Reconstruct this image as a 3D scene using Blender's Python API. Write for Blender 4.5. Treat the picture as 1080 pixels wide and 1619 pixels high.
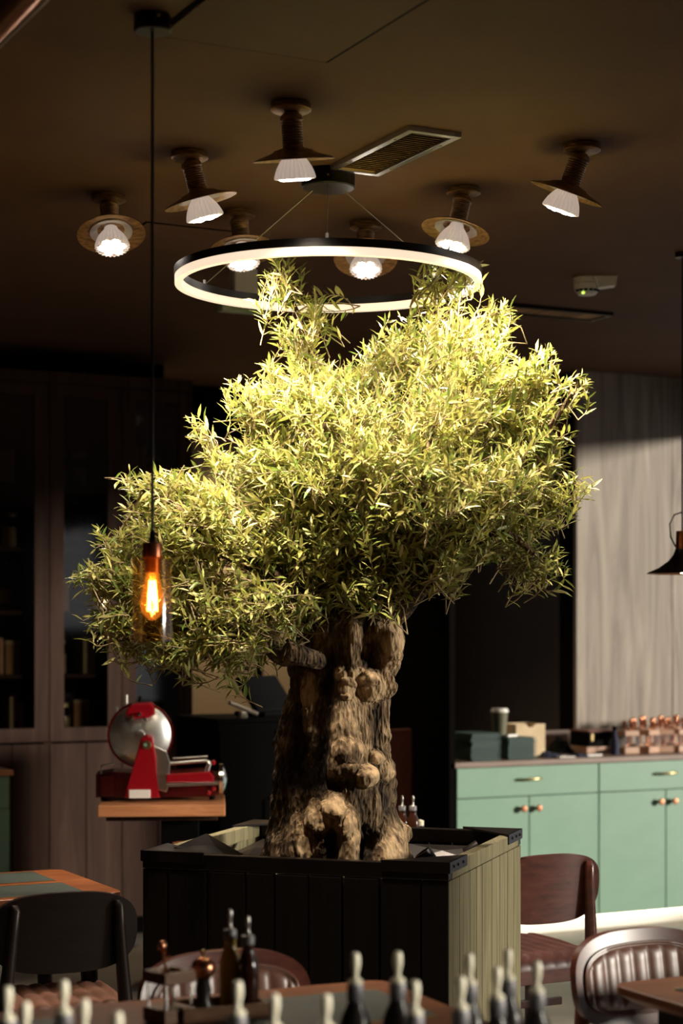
import bpy, bmesh, math, random
import numpy as np
from mathutils import Vector, Matrix, noise as mnoise

for _o in list(bpy.data.objects):
    bpy.data.objects.remove(_o, do_unlink=True)
S = bpy.context.scene
COL = S.collection
rnd = random.Random(7)
rng = np.random.default_rng(11)

# ------------------------------------------------------------------ camera, world, sun, exposure
F, H, HOR, CEIL = 2900.0, 1.55, 1000.0, 3.0      # focal length in px (1080 wide), eye height, horizon row, ceiling height
cam = bpy.data.cameras.new('camera')
cam.sensor_fit = 'HORIZONTAL'; cam.sensor_width = 36.0
cam.lens = F / 1080 * 36.0
cam.shift_y = (HOR - 809.5) / 1080
cam.clip_start = 0.05; cam.clip_end = 100
cam.dof.use_dof = True; cam.dof.focus_distance = 5.65; cam.dof.aperture_fstop = 3.4
cam_o = bpy.data.objects.new('camera', cam); COL.objects.link(cam_o)
cam_o.location = (0, 0, H); cam_o.rotation_euler = (math.pi / 2, 0, 0)
S.camera = cam_o

world = bpy.data.worlds.new('daylight'); S.world = world; world.use_nodes = True
world.node_tree.nodes['Background'].inputs[0].default_value = (0.95, 0.96, 1.0, 1)
world.node_tree.nodes['Background'].inputs[1].default_value = 0.30

SUN_AZ, SUN_EL = math.radians(-13), math.radians(8.5)
sun = bpy.data.lights.new('sun', 'SUN'); sun.energy = 5.2; sun.angle = math.radians(8); sun.color = (1.0, 0.93, 0.80)
sun_o = bpy.data.objects.new('sun', sun); COL.objects.link(sun_o)
_sd = Vector((math.cos(SUN_EL) * math.cos(SUN_AZ), math.cos(SUN_EL) * math.sin(SUN_AZ), math.sin(SUN_EL)))
sun_o.rotation_euler = _sd.to_track_quat('Z', 'Y').to_euler(); sun_o.location = _sd * 12

S.view_settings.view_transform = 'Standard'; S.view_settings.look = 'None'
S.view_settings.exposure = 0.0; S.view_settings.gamma = 1.0; S.view_settings.use_curve_mapping = False

SPOT_W, RING_E, AMBER_W = 182.0, 0.95, 2.0

# ------------------------------------------------------------------ coordinates
RA = math.radians(27)                       # the room is turned 27 degrees against the view
CU, SU = math.cos(RA), math.sin(RA)
def W(px, py, d): return Vector(((px - 540) / F * d, d, H - (py - HOR) / F * d))
def onz(px, py, z): return W(px, py, F * (H - z) / (py - HOR))
def UV(u, v, z=0.0): return Vector((CU * u - SU * v, SU * u + CU * v, z))
def u_at(px, V):
    t = (px - 540) / F
    return V * (CU * t + SU) / (CU - SU * t)
def z_at(px, py, V):
    p = UV(u_at(px, V), V); return H - (py - HOR) / F * p.y

# ------------------------------------------------------------------ materials
def nodes_of(m): return m.node_tree.nodes, m.node_tree.links
def mat(name, col, rough=0.5, metal=0.0, var=0.0, scale=8.0, stretch=(1, 1, 1), col2=None, bump=0.0, spec=0.5, emit=None, estr=0.0, coat=0.0, trans=0.0, alpha=1.0):
    m = bpy.data.materials.new(name); m.use_nodes = True
    n, l = nodes_of(m); b = n['Principled BSDF']
    b.inputs['Roughness'].default_value = rough; b.inputs['Metallic'].default_value = metal
    b.inputs['Specular IOR Level'].default_value = spec; b.inputs['Coat Weight'].default_value = coat
    b.inputs['Transmission Weight'].default_value = trans; b.inputs['Alpha'].default_value = alpha
    c2 = col2 or tuple(max(0, x * (1 - var)) for x in col)
    tc = n.new('ShaderNodeTexCoord'); mp = n.new('ShaderNodeMapping'); mp.inputs['Scale'].default_value = stretch
    nz = n.new('ShaderNodeTexNoise'); nz.inputs['Scale'].default_value = scale; nz.inputs['Detail'].default_value = 6; nz.inputs['Roughness'].default_value = 0.6
    rp = n.new('ShaderNodeValToRGB')
    rp.color_ramp.elements[0].position = 0.33; rp.color_ramp.elements[1].position = 0.68
    rp.color_ramp.elements[0].color = (*c2, 1); rp.color_ramp.elements[1].color = (*col, 1)
    l.new(tc.outputs['Object'], mp.inputs[0]); l.new(mp.outputs[0], nz.inputs['Vector']); l.new(nz.outputs[0], rp.inputs[0]); l.new(rp.outputs[0], b.inputs['Base Color'])
    if bump:
        bp = n.new('ShaderNodeBump'); bp.inputs['Strength'].default_value = bump; bp.inputs['Distance'].default_value = 0.01
        l.new(nz.outputs[0], bp.inputs['Height']); l.new(bp.outputs[0], b.inputs['Normal'])
    if emit:
        b.inputs['Emission Color'].default_value = (*emit, 1); b.inputs['Emission Strength'].default_value = estr
    return m
def wood(name, col, col2, rough=0.5, stretch=(9, 9, 0.7), scale=3.0, bump=0.12, wav=2.2, spec=0.4):
    m = mat(name, col, rough, 0, 0, scale, stretch, col2, bump, spec)
    n, l = nodes_of(m)
    nz = [x for x in n if x.type == 'TEX_NOISE'][0]; nz.inputs['Distortion'].default_value = wav
    return m
def glass(name, col, rough=0.02, ior=1.45):
    m = bpy.data.materials.new(name); m.use_nodes = True; n, l = nodes_of(m)
    n.remove(n['Principled BSDF']); out = n['Material Output']
    tr = n.new('ShaderNodeBsdfTransparent'); tr.inputs[0].default_value = (*col, 1)
    gl = n.new('ShaderNodeBsdfGlossy'); gl.inputs['Roughness'].default_value = rough
    fr0 = n.new('ShaderNodeLayerWeight'); fr0.inputs[0].default_value = 0.25; fr = n.new('ShaderNodeMapRange'); fr.inputs[3].default_value = (ior - 1.0) * 0.22; fr.inputs[4].default_value = (ior - 1.0) * 0.9; l.new(fr0.outputs['Facing'], fr.inputs[0])
    mx = n.new('ShaderNodeMixShader'); l.new(fr.outputs[0], mx.inputs[0]); l.new(tr.outputs[0], mx.inputs[1]); l.new(gl.outputs[0], mx.inputs[2]); l.new(mx.outputs[0], out.inputs[0])
    return m
def emis(name, col, s): return mat(name, (0.8, 0.8, 0.8), 0.4, emit=col, estr=s)

M = dict(
    ceiling=mat('ceiling_paint', (0.125, 0.064, 0.034), 0.75, var=0.2, scale=2.5, spec=0.25),
    hatch=mat('hatch_paint', (0.118, 0.060, 0.032), 0.7, var=0.15, scale=3, spec=0.25),
    floor=mat('floor_concrete', (0.30, 0.26, 0.22), 0.5, var=0.35, scale=3.0, bump=0.05),
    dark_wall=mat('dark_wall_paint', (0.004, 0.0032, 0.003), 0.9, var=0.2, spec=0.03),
    beige=mat('beige_wall_paint', (0.40, 0.30, 0.19), 0.8, var=0.08, scale=2),
    wall=mat('brown_wall_paint', (0.10, 0.07, 0.05), 0.8, var=0.2),
    greywood=wood('grey_oak_veneer', (0.36, 0.30, 0.235), (0.17, 0.13, 0.10), 0.6, (4.5, 4.5, 0.33), 1.6, 0.03, 2.4),
    brownwood=wood('smoked_brown_wood', (0.062, 0.031, 0.021), (0.028, 0.0135, 0.009), 0.65, (7, 7, 0.5), 2.0, 0.05, 1.4, 0.12),
    walnut=wood('walnut', (0.22, 0.068, 0.019), (0.11, 0.033, 0.010), 0.38, (2, 14, 14), 2.4, 0.05, 1.5),
    mahogany=mat('mahogany_stain', (0.105, 0.030, 0.020), 0.30, var=0.5, scale=5, stretch=(3, 3, 12), coat=0.3),
    darkwood=mat('dark_chair_wood', (0.010, 0.0045, 0.003), 0.42, var=0.4, scale=5, stretch=(3, 3, 12), spec=0.25),
    leather=mat('brown_leather', (0.155, 0.072, 0.048), 0.38, var=0.3, scale=18, bump=0.05),
    leather_dark=mat('dark_brown_leather', (0.085, 0.030, 0.024), 0.42, var=0.3, scale=18, bump=0.05),
    planter=wood('weathered_deck_wood', (0.19, 0.165, 0.085), (0.075, 0.062, 0.028), 0.75, (14, 14, 0.4), 2.6, 0.35, 2.4),
    planter_shaded=wood('shaded_deck_wood', (0.008, 0.0045, 0.003), (0.003, 0.002, 0.0014), 0.55, (16, 16, 0.6), 2.6, 0.2, 2.0, 0.15),  # darker copy of the deck wood, the front's shade put into its colour
    blackmetal=mat('black_metal', (0.014, 0.010, 0.008), 0.34, 0.5, var=0.4, scale=12),
    black=mat('black_matt', (0.003, 0.0025, 0.0025), 0.75, var=0.2, spec=0.06),
    liner=mat('grey_liner_sheet', (0.16, 0.135, 0.11), 0.4, var=0.3, scale=6),
    soil=mat('dark_soil', (0.030, 0.020, 0.013), 0.95, var=0.6, scale=40, bump=0.8),
    green=mat('sage_green_lacquer', (0.190, 0.330, 0.232), 0.42, col2=(0.165, 0.300, 0.208), scale=4, stretch=(1, 1, 2)),
    greengap=mat('cabinet_joint', (0.03, 0.05, 0.04), 0.8),
    worktop=wood('worktop_laminate', (0.27, 0.185, 0.145), (0.19, 0.125, 0.098), 0.45, (2, 14, 14), 2.0, 0.03, 1.2),
    copper=mat('polished_copper', (0.82, 0.36, 0.20), 0.26, 1.0, var=0.15),
    copperwood=wood('copper_stained_edge', (0.62, 0.27, 0.12), (0.45, 0.18, 0.075), 0.4, (2, 14, 14), 2.0, 0.03),
    brass=mat('brass', (0.62, 0.46, 0.22), 0.3, 1.0, var=0.2),
    bronze=mat('aged_bronze', (0.52, 0.30, 0.12), 0.40, 0.6, col2=(0.17, 0.09, 0.04), scale=30, stretch=(1, 1, 6), bump=0.2),
    chrome=mat('chrome', (0.80, 0.80, 0.78), 0.14, 1.0),
    steel=mat('brushed_steel', (0.62, 0.60, 0.56), 0.32, 1.0, var=0.15),
    red=mat('glossy_red_enamel', (0.27, 0.004, 0.010), 0.25, coat=0.5),
    shadedred=mat('shaded_red_enamel', (0.075, 0.002, 0.004), 0.3, coat=0.4),  # the red enamel again, with the shade on the slicer base in its colour
    bladesteel=mat('blade_steel', (0.80, 0.80, 0.78), 0.36, 1.0),
    white=mat('white_plastic', (0.80, 0.76, 0.70), 0.45),
    cream=mat('cream_pour_cap', (0.86, 0.80, 0.62), 0.35),
    slate=mat('dark_green_inlay', (0.030, 0.040, 0.032), 0.55, var=0.3, scale=20),
    menu=mat('dark_green_cover', (0.050, 0.115, 0.10), 0.5, var=0.25, scale=20),
    menudark=mat('menu_inner', (0.012, 0.028, 0.025), 0.7),
    menupaper=mat('menu_pages', (0.42, 0.42, 0.36), 0.8),
    palewood=wood('pale_birch', (0.66, 0.50, 0.30), (0.55, 0.40, 0.23), 0.6, (3, 3, 3), 2.0),
    caddywood=wood('caddy_wood', (0.20, 0.10, 0.045), (0.11, 0.05, 0.022), 0.5, (3, 12, 12), 2.0),
    caddypale=wood('caddy_light_wood', (0.50, 0.30, 0.20), (0.40, 0.22, 0.14), 0.5, (3, 12, 12), 2.0),
    navy=mat('navy_cloth', (0.02, 0.025, 0.06), 0.8, var=0.3),
    olive=mat('olive_card', (0.10, 0.095, 0.05), 0.6),
    oil=mat('olive_oil', (0.42, 0.27, 0.02), 0.15, var=0.2, trans=0.2),
    vinegar=mat('dark_vinegar', (0.035, 0.012, 0.006), 0.15),
    winebottle=mat('dark_bottle_glass', (0.020, 0.016, 0.014), 0.3, spec=0.3),
    yellowlabel=mat('yellow_label', (0.50, 0.33, 0.02), 0.6),
    foil=mat('grey_foil_collar', (0.20, 0.19, 0.20), 0.5, 0.4),
    jarfill=mat('jar_filling', (0.36, 0.26, 0.14), 0.7, var=0.5, scale=30),
    jarlid=mat('jar_lid', (0.25, 0.20, 0.13), 0.4, 0.5),
    boxgold=mat('amber_paper_box', (0.34, 0.17, 0.05), 0.6, var=0.3, scale=10),
    bookcream=mat('cream_paper_box', (0.40, 0.31, 0.18), 0.7, var=0.3, scale=20, stretch=(12, 1, 1)),
    clear=glass('clear_glass', (0.93, 0.95, 0.93)),
    dimglass=glass('smoked_glass', (0.62, 0.60, 0.56), 0.05),
    amberglass=glass('amber_glass', (1.0, 0.86, 0.62), 0.10, 1.45),
    bulbglass=None,
    filament=emis('filament_glow', (1.0, 0.62, 0.20), 40.0),
    ledface=emis('led_face_glow', (1.0, 0.90, 0.80), 22.0),
    lens=mat('ribbed_bulb_glass', (0.75, 0.68, 0.62), 0.25, emit=(1.0, 0.82, 0.70), estr=0.30),
    clearring=mat('clear_bulb_collar', (0.62, 0.55, 0.52), 0.15, 0.3),
    ringglow=emis('ring_diffuser_glow', (1.0, 0.78, 0.56), RING_E),
    plinthglow=emis('plinth_strip_glow', (1.0, 0.86, 0.62), 6.0),
    ledgreen=emis('green_status_led', (0.5, 1.0, 0.1), 3.0),
    cord=mat('black_cord', (0.02, 0.016, 0.014), 0.7),
    darkcopper=mat('dark_copper_cap', (0.34, 0.11, 0.055), 0.33, 0.9, var=0.3),
    silverline=mat('silver_rail', (0.55, 0.52, 0.52), 0.35, 0.9),
    screen=mat('dark_screen', (0.004, 0.004, 0.004), 0.6, spec=0.1),
    redbrown=mat('red_brown_panel', (0.22, 0.055, 0.03), 0.5, var=0.3),
    greenvase=mat('pale_green_cloth', (0.36, 0.42, 0.28), 0.6, var=0.2),
)

def leaf_material():
    m = bpy.data.materials.new('olive_leaf'); m.use_nodes = True; n, l = nodes_of(m)
    n.remove(n['Principled BSDF']); out = n['Material Output']
    geo = n.new('ShaderNodeNewGeometry'); oi = n.new('ShaderNodeObjectInfo')
    ad = n.new('ShaderNodeMath'); ad.operation = 'ADD'; l.new(geo.outputs['Random Per Island'], ad.inputs[0]); l.new(oi.outputs['Random'], ad.inputs[1])
    fr = n.new('ShaderNodeMath'); fr.operation = 'FRACT'; l.new(ad.outputs[0], fr.inputs[0])
    r1 = n.new('ShaderNodeValToRGB'); cr = r1.color_ramp
    cr.elements[0].color = (0.21, 0.25, 0.045, 1); cr.elements[1].color = (0.50, 0.45, 0.17, 1)
    e = cr.elements.new(0.5); e.color = (0.36, 0.355, 0.075, 1)
    e = cr.elements.new(0.12); e.color = (0.12, 0.19, 0.035, 1)
    l.new(fr.outputs[0], r1.inputs[0])
    pale = n.new('ShaderNodeMix'); pale.data_type = 'RGBA'; pale.inputs[7].default_value = (0.52, 0.48, 0.26, 1)
    bf = n.new('ShaderNodeMath'); bf.operation = 'MULTIPLY'; bf.inputs[1].default_value = 0.305; l.new(geo.outputs['Backfacing'], bf.inputs[0])
    l.new(bf.outputs[0], pale.inputs[0]); l.new(r1.outputs[0], pale.inputs[6])
    df = n.new('ShaderNodeBsdfPrincipled'); df.inputs['Roughness'].default_value = 0.42; df.inputs['Specular IOR Level'].default_value = 0.45
    l.new(pale.outputs[2], df.inputs['Base Color'])
    tl = n.new('ShaderNodeBsdfTranslucent'); l.new(r1.outputs[0], tl.inputs[0])
    mx = n.new('ShaderNodeMixShader'); mx.inputs[0].default_value = 0.28
    l.new(df.outputs[0], mx.inputs[1]); l.new(tl.outputs[0], mx.inputs[2]); l.new(mx.outputs[0], out.inputs[0])
    return m
def glow_glass():
    m = glass('amber_bulb_glass', (1.0, 0.80, 0.48), 0.05, 1.3); n, l = nodes_of(m); out = n['Material Output']
    mx = [x for x in n if x.type == 'MIX_SHADER'][0]; ad = n.new('ShaderNodeAddShader'); em = n.new('ShaderNodeEmission'); em.inputs[0].default_value = (1.0, 0.36, 0.06, 1); em.inputs[1].default_value = 0.30
    l.new(mx.outputs[0], ad.inputs[0]); l.new(em.outputs[0], ad.inputs[1]); l.new(ad.outputs[0], out.inputs[0]); return m
M['bulbglass'] = glow_glass()
M['leaf'] = leaf_material()
M['twig'] = mat('twig_bark', (0.34, 0.25, 0.13), 0.75, var=0.4, scale=60)

def bark_material():
    m = mat('olive_bark', (0.42, 0.29, 0.16), 0.85, 0, 0, 60, (1, 1, 0.30), (0.016, 0.009, 0.004), 0.0, spec=0.3)
    n, l = nodes_of(m); b = n['Principled BSDF']; nz = [x for x in n if x.type == 'TEX_NOISE'][0]; rp = [x for x in n if x.type == 'VALTORGB'][0]
    at = n.new('ShaderNodeAttribute'); at.attribute_name = 'burl'
    n2 = n.new('ShaderNodeTexNoise'); n2.inputs['Scale'].default_value = 11; n2.inputs['Detail'].default_value = 5
    tc = [x for x in n if x.type == 'TEX_COORD'][0]; l.new(tc.outputs['Object'], n2.inputs['Vector'])
    a1 = n.new('ShaderNodeMath'); a1.operation = 'MULTIPLY_ADD'; a1.inputs[1].default_value = 0.42; l.new(at.outputs['Fac'], a1.inputs[0]); l.new(nz.outputs[0], a1.inputs[2])
    a2 = n.new('ShaderNodeMath'); a2.operation = 'MULTIPLY_ADD'; a2.inputs[1].default_value = 0.9; a2.inputs[2].default_value = -0.50; l.new(n2.outputs[0], a2.inputs[0])
    a3 = n.new('ShaderNodeMath'); a3.operation = 'ADD'; l.new(a1.outputs[0], a3.inputs[0]); l.new(a2.outputs[0], a3.inputs[1])
    l.new(a3.outputs[0], rp.inputs[0]); rp.color_ramp.elements[0].position = 0.28; rp.color_ramp.elements[1].position = 0.82
    e = rp.color_ramp.elements.new(0.52); e.color = (0.095, 0.058, 0.027, 1)
    vo = n.new('ShaderNodeTexVoronoi'); vo.inputs['Scale'].default_value = 95; mp = [x for x in n if x.type == 'MAPPING'][0]; l.new(mp.outputs[0], vo.inputs['Vector'])
    ah = n.new('ShaderNodeMath'); ah.operation = 'ADD'; l.new(nz.outputs[0], ah.inputs[0]); l.new(vo.outputs[0], ah.inputs[1])
    bp = n.new('ShaderNodeBump'); bp.inputs['Strength'].default_value = 1.0; bp.inputs['Distance'].default_value = 0.014
    sm = n.new('ShaderNodeMapRange'); sm.inputs[3].default_value = 1.0; sm.inputs[4].default_value = 0.22; l.new(at.outputs['Fac'], sm.inputs[0]); mh = n.new('ShaderNodeMath'); mh.operation = 'MULTIPLY'; l.new(ah.outputs[0], mh.inputs[0]); l.new(sm.outputs[0], mh.inputs[1]); l.new(mh.outputs[0], bp.inputs['Height']); l.new(bp.outputs[0], b.inputs['Normal'])
    return m
M['bark'] = bark_material()

# ------------------------------------------------------------------ mesh helpers
def nb(): return bmesh.new()
def box(bm, c, s, rot=None, bev=0.0):
    r = bmesh.ops.create_cube(bm, size=1.0)
    vs = r['verts']
    bmesh.ops.scale(bm, vec=s, verts=vs)
    if bev > 0:
        es = list({e for v in vs for e in v.link_edges})
        rb = bmesh.ops.bevel(bm, geom=es, offset=min(bev, min(s) * 0.45), segments=2, affect='EDGES', profile=0.6)
        vs = list({v for f in rb['faces'] for v in f.verts} | {v for v in vs if v.is_valid})
    if rot is not None: bmesh.ops.transform(bm, matrix=rot.to_4x4(), verts=vs)
    bmesh.ops.translate(bm, vec=c, verts=vs)
    return vs
def lathe(bm, prof, seg=32, M4=None, ribs=0, ribamp=0.0):
    rings = []; vs = []
    for r, z in prof:
        if r < 1e-6: ring = [bm.verts.new((0, 0, z))]
        else:
            ring = []
            for i in range(seg):
                a = 2 * math.pi * i / seg
                rr = r * (1 + ribamp * math.cos(ribs * a)) if ribs else r
                ring.append(bm.verts.new((rr * math.cos(a), rr * math.sin(a), z)))
        rings.append(ring); vs += ring
    for a, b in zip(rings[:-1], rings[1:]):
        if len(a) == 1 and len(b) == 1: continue
        for i in range(seg):
            j = (i + 1) % seg
            if len(a) == 1: bm.faces.new((a[0], b[j], b[i]))
            elif len(b) == 1: bm.faces.new((a[i], a[j], b[0]))
            else: bm.faces.new((a[i], a[j], b[j], b[i]))
    if M4 is not None: bmesh.ops.transform(bm, matrix=M4, verts=vs)
    return vs
def cyl(bm, r, z0, z1, seg=24, M4=None, r2=None):
    r2 = r if r2 is None else r2
    return lathe(bm, [(0, z0), (r, z0), (r2, z1), (0, z1)], seg, M4)
def tube(bm, pts, rad, seg=8, cap=True):
    pts = [Vector(p) for p in pts]; n = len(pts)
    rad = [rad] * n if not hasattr(rad, '__len__') else rad
    rings = []; up = Vector((0.123, 0.31, 0.94))
    for i, p in enumerate(pts):
        t = (pts[min(i + 1, n - 1)] - pts[max(i - 1, 0)]).normalized()
        a = t.cross(up)
        if a.length < 1e-3: a = t.cross(Vector((1, 0, 0)))
        a.normalize(); b = t.cross(a)
        rings.append([bm.verts.new(p + (a * math.cos(2 * math.pi * k / seg) + b * math.sin(2 * math.pi * k / seg)) * rad[i]) for k in range(seg)])
    for A, B in zip(rings[:-1], rings[1:]):
        for k in range(seg):
            j = (k + 1) % seg; bm.faces.new((A[k], A[j], B[j], B[k]))
    if cap:
        bm.faces.new(rings[0][::-1]); bm.faces.new(rings[-1])
def prism(bm, poly, z0, z1, M4=None, bev=0.0):
    b = [bm.verts.new((x, y, z0)) for x, y in poly]; t = [bm.verts.new((x, y, z1)) for x, y in poly]
    n = len(poly); fs = [bm.faces.new(b[::-1]), bm.faces.new(t)]
    for i in range(n): fs.append(bm.faces.new((b[i], b[(i + 1) % n], t[(i + 1) % n], t[i])))
    vs = b + t
    if bev:
        es = list({e for f in fs[:2] for e in f.edges})
        rb = bmesh.ops.bevel(bm, geom=es, offset=bev, segments=2, affect='EDGES', profile=0.6)
        vs = list({v for f in rb['faces'] for v in f.verts} | {v for v in vs if v.is_valid})
    if M4 is not None: bmesh.ops.transform(bm, matrix=M4, verts=vs)
    return vs
def rrect(w, d, r, n=6):
    out = []
    for cx, cy, a0 in ((w / 2 - r, d / 2 - r, 0), (-w / 2 + r, d / 2 - r, 90), (-w / 2 + r, -d / 2 + r, 180), (w / 2 - r, -d / 2 + r, 270)):
        for i in range(n + 1):
            a = math.radians(a0 + 90 * i / n); out.append((cx + r * math.cos(a), cy + r * math.sin(a)))
    return out
def obj(name, bm, m, parent=None, loc=(0, 0, 0), rz=0.0, smooth=None):
    me = bpy.data.meshes.new(name); bmesh.ops.recalc_face_normals(bm, faces=bm.faces[:]); bm.to_mesh(me); bm.free()
    me.materials.append(M[m] if isinstance(m, str) else m)
    if smooth:
        me.shade_smooth()
        try: me.set_sharp_from_angle(angle=math.radians(smooth))
        except Exception: pass
    o = bpy.data.objects.new(name, me); COL.objects.link(o)
    o.location = loc; o.rotation_euler = (0, 0, rz)
    if parent is not None: o.parent = parent
    return o
def tag(o, label, cat, group=None, kind=None):
    if label: o['label'] = label
    if cat: o['category'] = cat
    if group: o['group'] = group
    if kind: o['kind'] = kind
    return o
def thing(name, label, cat, loc=(0, 0, 0), rz=0.0, group=None):
    o = bpy.data.objects.new(name, None); COL.objects.link(o); o.empty_display_size = 0.05
    o.location = loc; o.rotation_euler = (0, 0, rz)
    return tag(o, label, cat, group)
def struct(o): o['kind'] = 'structure'; return o
def dup(root, loc, rz, label=None):
    r = root.copy(); COL.objects.link(r); r.location = loc; r.rotation_euler = (0, 0, rz)
    if label: r['label'] = label
    for ch in root.children:
        c = ch.copy(); COL.objects.link(c); c.parent = r
        for g in ch.children:
            d = g.copy(); COL.objects.link(d); d.parent = c
    return r
def pbox(name, m, parent, c, s, bev=0.003, rot=None):
    bm = nb(); box(bm, c, s, rot, bev); return obj(name, bm, m, parent)
def RX(a): return Matrix.Rotation(a, 4, 'X')
def RY(a): return Matrix.Rotation(a, 4, 'Y')
def RZ(a): return Matrix.Rotation(a, 4, 'Z')
def T(x, y, z): return Matrix.Translation((x, y, z))

# ------------------------------------------------------------------ the room
VB, VN, VW, VD = 8.88, 10.1, 8.45, 11.6      # bookcase front, beige wall, wood wall, dark passage end (all along the room's depth axis)
UL, UR, VF = -2.6, 6.62, -3.6
def slab(name, m, u0, u1, v0, v1, z0, z1, parent=None, bev=0.0):
    bm = nb(); box(bm, ((u0 + u1) / 2, (v0 + v1) / 2, (z0 + z1) / 2), (u1 - u0, v1 - v0, z1 - z0), None, bev)
    o = obj(name, bm, m, parent, (0, 0, 0), RA if parent is None else 0)
    return o
struct(slab('floor', 'floor', UL - 0.3, UR + 0.3, VF - 0.3, VD + 0.2, -0.1, 0))
ceil_o = struct(slab('ceiling', 'ceiling', UL - 0.3, UR + 0.3, VF - 0.3, VD + 0.2, CEIL, CEIL + 0.1))
struct(slab('wall_left', 'wall', UL - 0.1, UL, VF, VD, 0, CEIL))
struct(slab('wall_front', 'wall', UL, UR, VF - 0.1, VF, 0, CEIL))
# rear walls: bookcase backing, beige wall, dark passage, wood wall
ub1 = u_at(306, VB)
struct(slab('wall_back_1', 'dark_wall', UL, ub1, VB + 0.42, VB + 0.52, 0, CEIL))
un1 = u_at(700, VN)
beige_w = struct(slab('wall_back_2', 'beige', ub1 - 0.3, u_at(505, VN), VN, VN + 0.1, 0, CEIL))
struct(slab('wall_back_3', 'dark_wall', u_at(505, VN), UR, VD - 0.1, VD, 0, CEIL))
# dark header over the beige recess and the dark post in it
zt = z_at(360, 690, VN - 0.12)
struct(slab('trim_1', 'dark_wall', ub1, u_at(505, VN), VN - 0.12, VN, zt, CEIL))
struct(slab('trim_2', 'dark_wall', u_at(409, VN - 0.06), u_at(416, VN - 0.06), VN - 0.06, VN, 0, zt))
uw0 = u_at(912, VW)
_uc = u_at(722, 7.866)
struct(slab('wall_shade_panel', 'dark_wall', _uc - 0.045, _uc - 0.012, 7.86, 8.5, 0, CEIL))  # added black partition, stands in for deep shade beside the counter end
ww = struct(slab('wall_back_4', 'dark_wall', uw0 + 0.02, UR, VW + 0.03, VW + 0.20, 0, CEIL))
uw1 = u_at(1063, VW)
slab('panel', 'greywood', uw0, uw1 - 0.002, VW, VW + 0.03, 0, CEIL, ww, 0.002)
slab('panel', 'greywood', uw1 + 0.012, u_at(1098, VW), VW + 0.012, VW + 0.03, 0, CEIL, ww, 0.002)
slab('panel', 'greywood', u_at(1098, VW) + 0.004, UR, VW, VW + 0.03, 0, CEIL, ww, 0.002)
# unseen right wall; window openings added and sized to aim sun at chosen things
HEAD = 2.70
WIN = [(-3.2, -1.1), (-0.45, 0.72), (1.3, 2.6), (3.2, 3.95), (4.9, 8.42)]  # gaps added to light front bottles and slicer; piers keep left chair dark
segs = [(VF, WIN[0][0])] + [(WIN[i][1], WIN[i + 1][0]) for i in range(4)] + [(WIN[4][1], VD)]
for i, (v0, v1) in enumerate(segs): struct(slab('wall_right_%d' % (i + 1), 'wall', UR, UR + 0.12, v0, v1, 0, CEIL))
for i, (v0, v1) in enumerate(WIN):
    w = struct(slab('window_%d' % (i + 1), 'blackmetal', UR + 0.02, UR + 0.10, v0, v1, HEAD, CEIL))
    sill = (1.6, 0.12, 0.12, 0.12, 0.12)[i]
    slab('window_sill', 'wall', UR + 0.02, UR + 0.10, v0, v1, 0, sill, w)
    k = 1
    for j in range(k + 1):
        vv = v0 + (v1 - v0) * j / k
        slab('mullion', 'blackmetal', UR + 0.03, UR + 0.09, vv - 0.02, vv + 0.02, sill, HEAD, w)
# ------------------------------------------------------------------ ceiling: hatches, vents, rail
def ceil_uv(px, py):
    p = onz(px, py, CEIL); return (CU * p.x + SU * p.y, -SU * p.x + CU * p.y)
cu, cv = ceil_uv(515, 95); lu, lv = ceil_uv(250, 55); ru, rv = ceil_uv(660, 15)
slab('access_panel', 'hatch', lu, cu, cv - 0.75, cv, CEIL - 0.006, CEIL, ceil_o, 0.002)
slab('joint', 'dark_wall', lu - 0.012, cu + 0.010, cv - 0.76, cv + 0.010, CEIL - 0.003, CEIL, ceil_o)
hu, hv = ceil_uv(290, 392)
slab('access_panel', 'hatch', hu - 0.28, hu + 0.1, hv - 0.35, hv, CEIL - 0.006, CEIL, ceil_o, 0.002)
slab('joint', 'dark_wall', hu - 0.286, hu + 0.106, hv - 0.356, hv + 0.006, CEIL - 0.003, CEIL, ceil_o)

def vent(name, label, u0, u1, v0, v1, frame_m):
    cx, cy = (u0 + u1) / 2, (v0 + v1) / 2; w, l = u1 - u0, v1 - v0
    t = thing(name, label, 'air vent', UV(cx, cy, CEIL), RA)
    fw = 0.022
    bm = nb()
    for sx in (-1, 1):
        box(bm, (sx * (w / 2 - fw / 2), 0, -0.008), (fw, l, 0.016), None, 0.002)
        box(bm, (0, sx * (l / 2 - fw / 2), -0.008), (w - 2 * fw, fw, 0.016), None, 0.002)
    obj('frame', bm, frame_m, t)
    pbox('backing', 'black', t, (0, 0, -0.001), (w - 2 * fw, l - 2 * fw, 0.002), 0)
    n = 24; rot = Matrix.Rotation(math.radians(35), 3, 'X')
    bm = nb(); box(bm, (0, 0, 0), (w - 2 * fw, 0.011, 0.0015), rot); s0 = obj('slat', bm, 'bronze', t)
    for i in range(n):
        s = s0 if i == 0 else s0.copy()
        if i: COL.objects.link(s)
        s.location = (0, -l / 2 + fw + (i + 0.5) * (l - 2 * fw) / n, -0.007)
    for sx in (-1, 1):
        for sy in (-1, 1):
            bm = nb(); lathe(bm, [(0, -0.019), (0.004, -0.018), (0.005, -0.016), (0, -0.015)], 10, T(sx * (w / 2 - fw / 2), sy * l * 0.3, 0)); obj('screw', bm, 'brass', t, smooth=40)
    return t
a = ceil_uv(735, 210); b = ceil_uv(640, 197); c = ceil_uv(594, 271)
vu1 = (a[0] + c[0]) / 2; wv = 0.175
vent('ceiling_vent', 'long slatted ceiling vent with bright metal frame above the ring lamp', vu1 - wv, vu1, min(a[1], b[1]), c[1], 'steel')
e = ceil_uv(880, 492)
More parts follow.
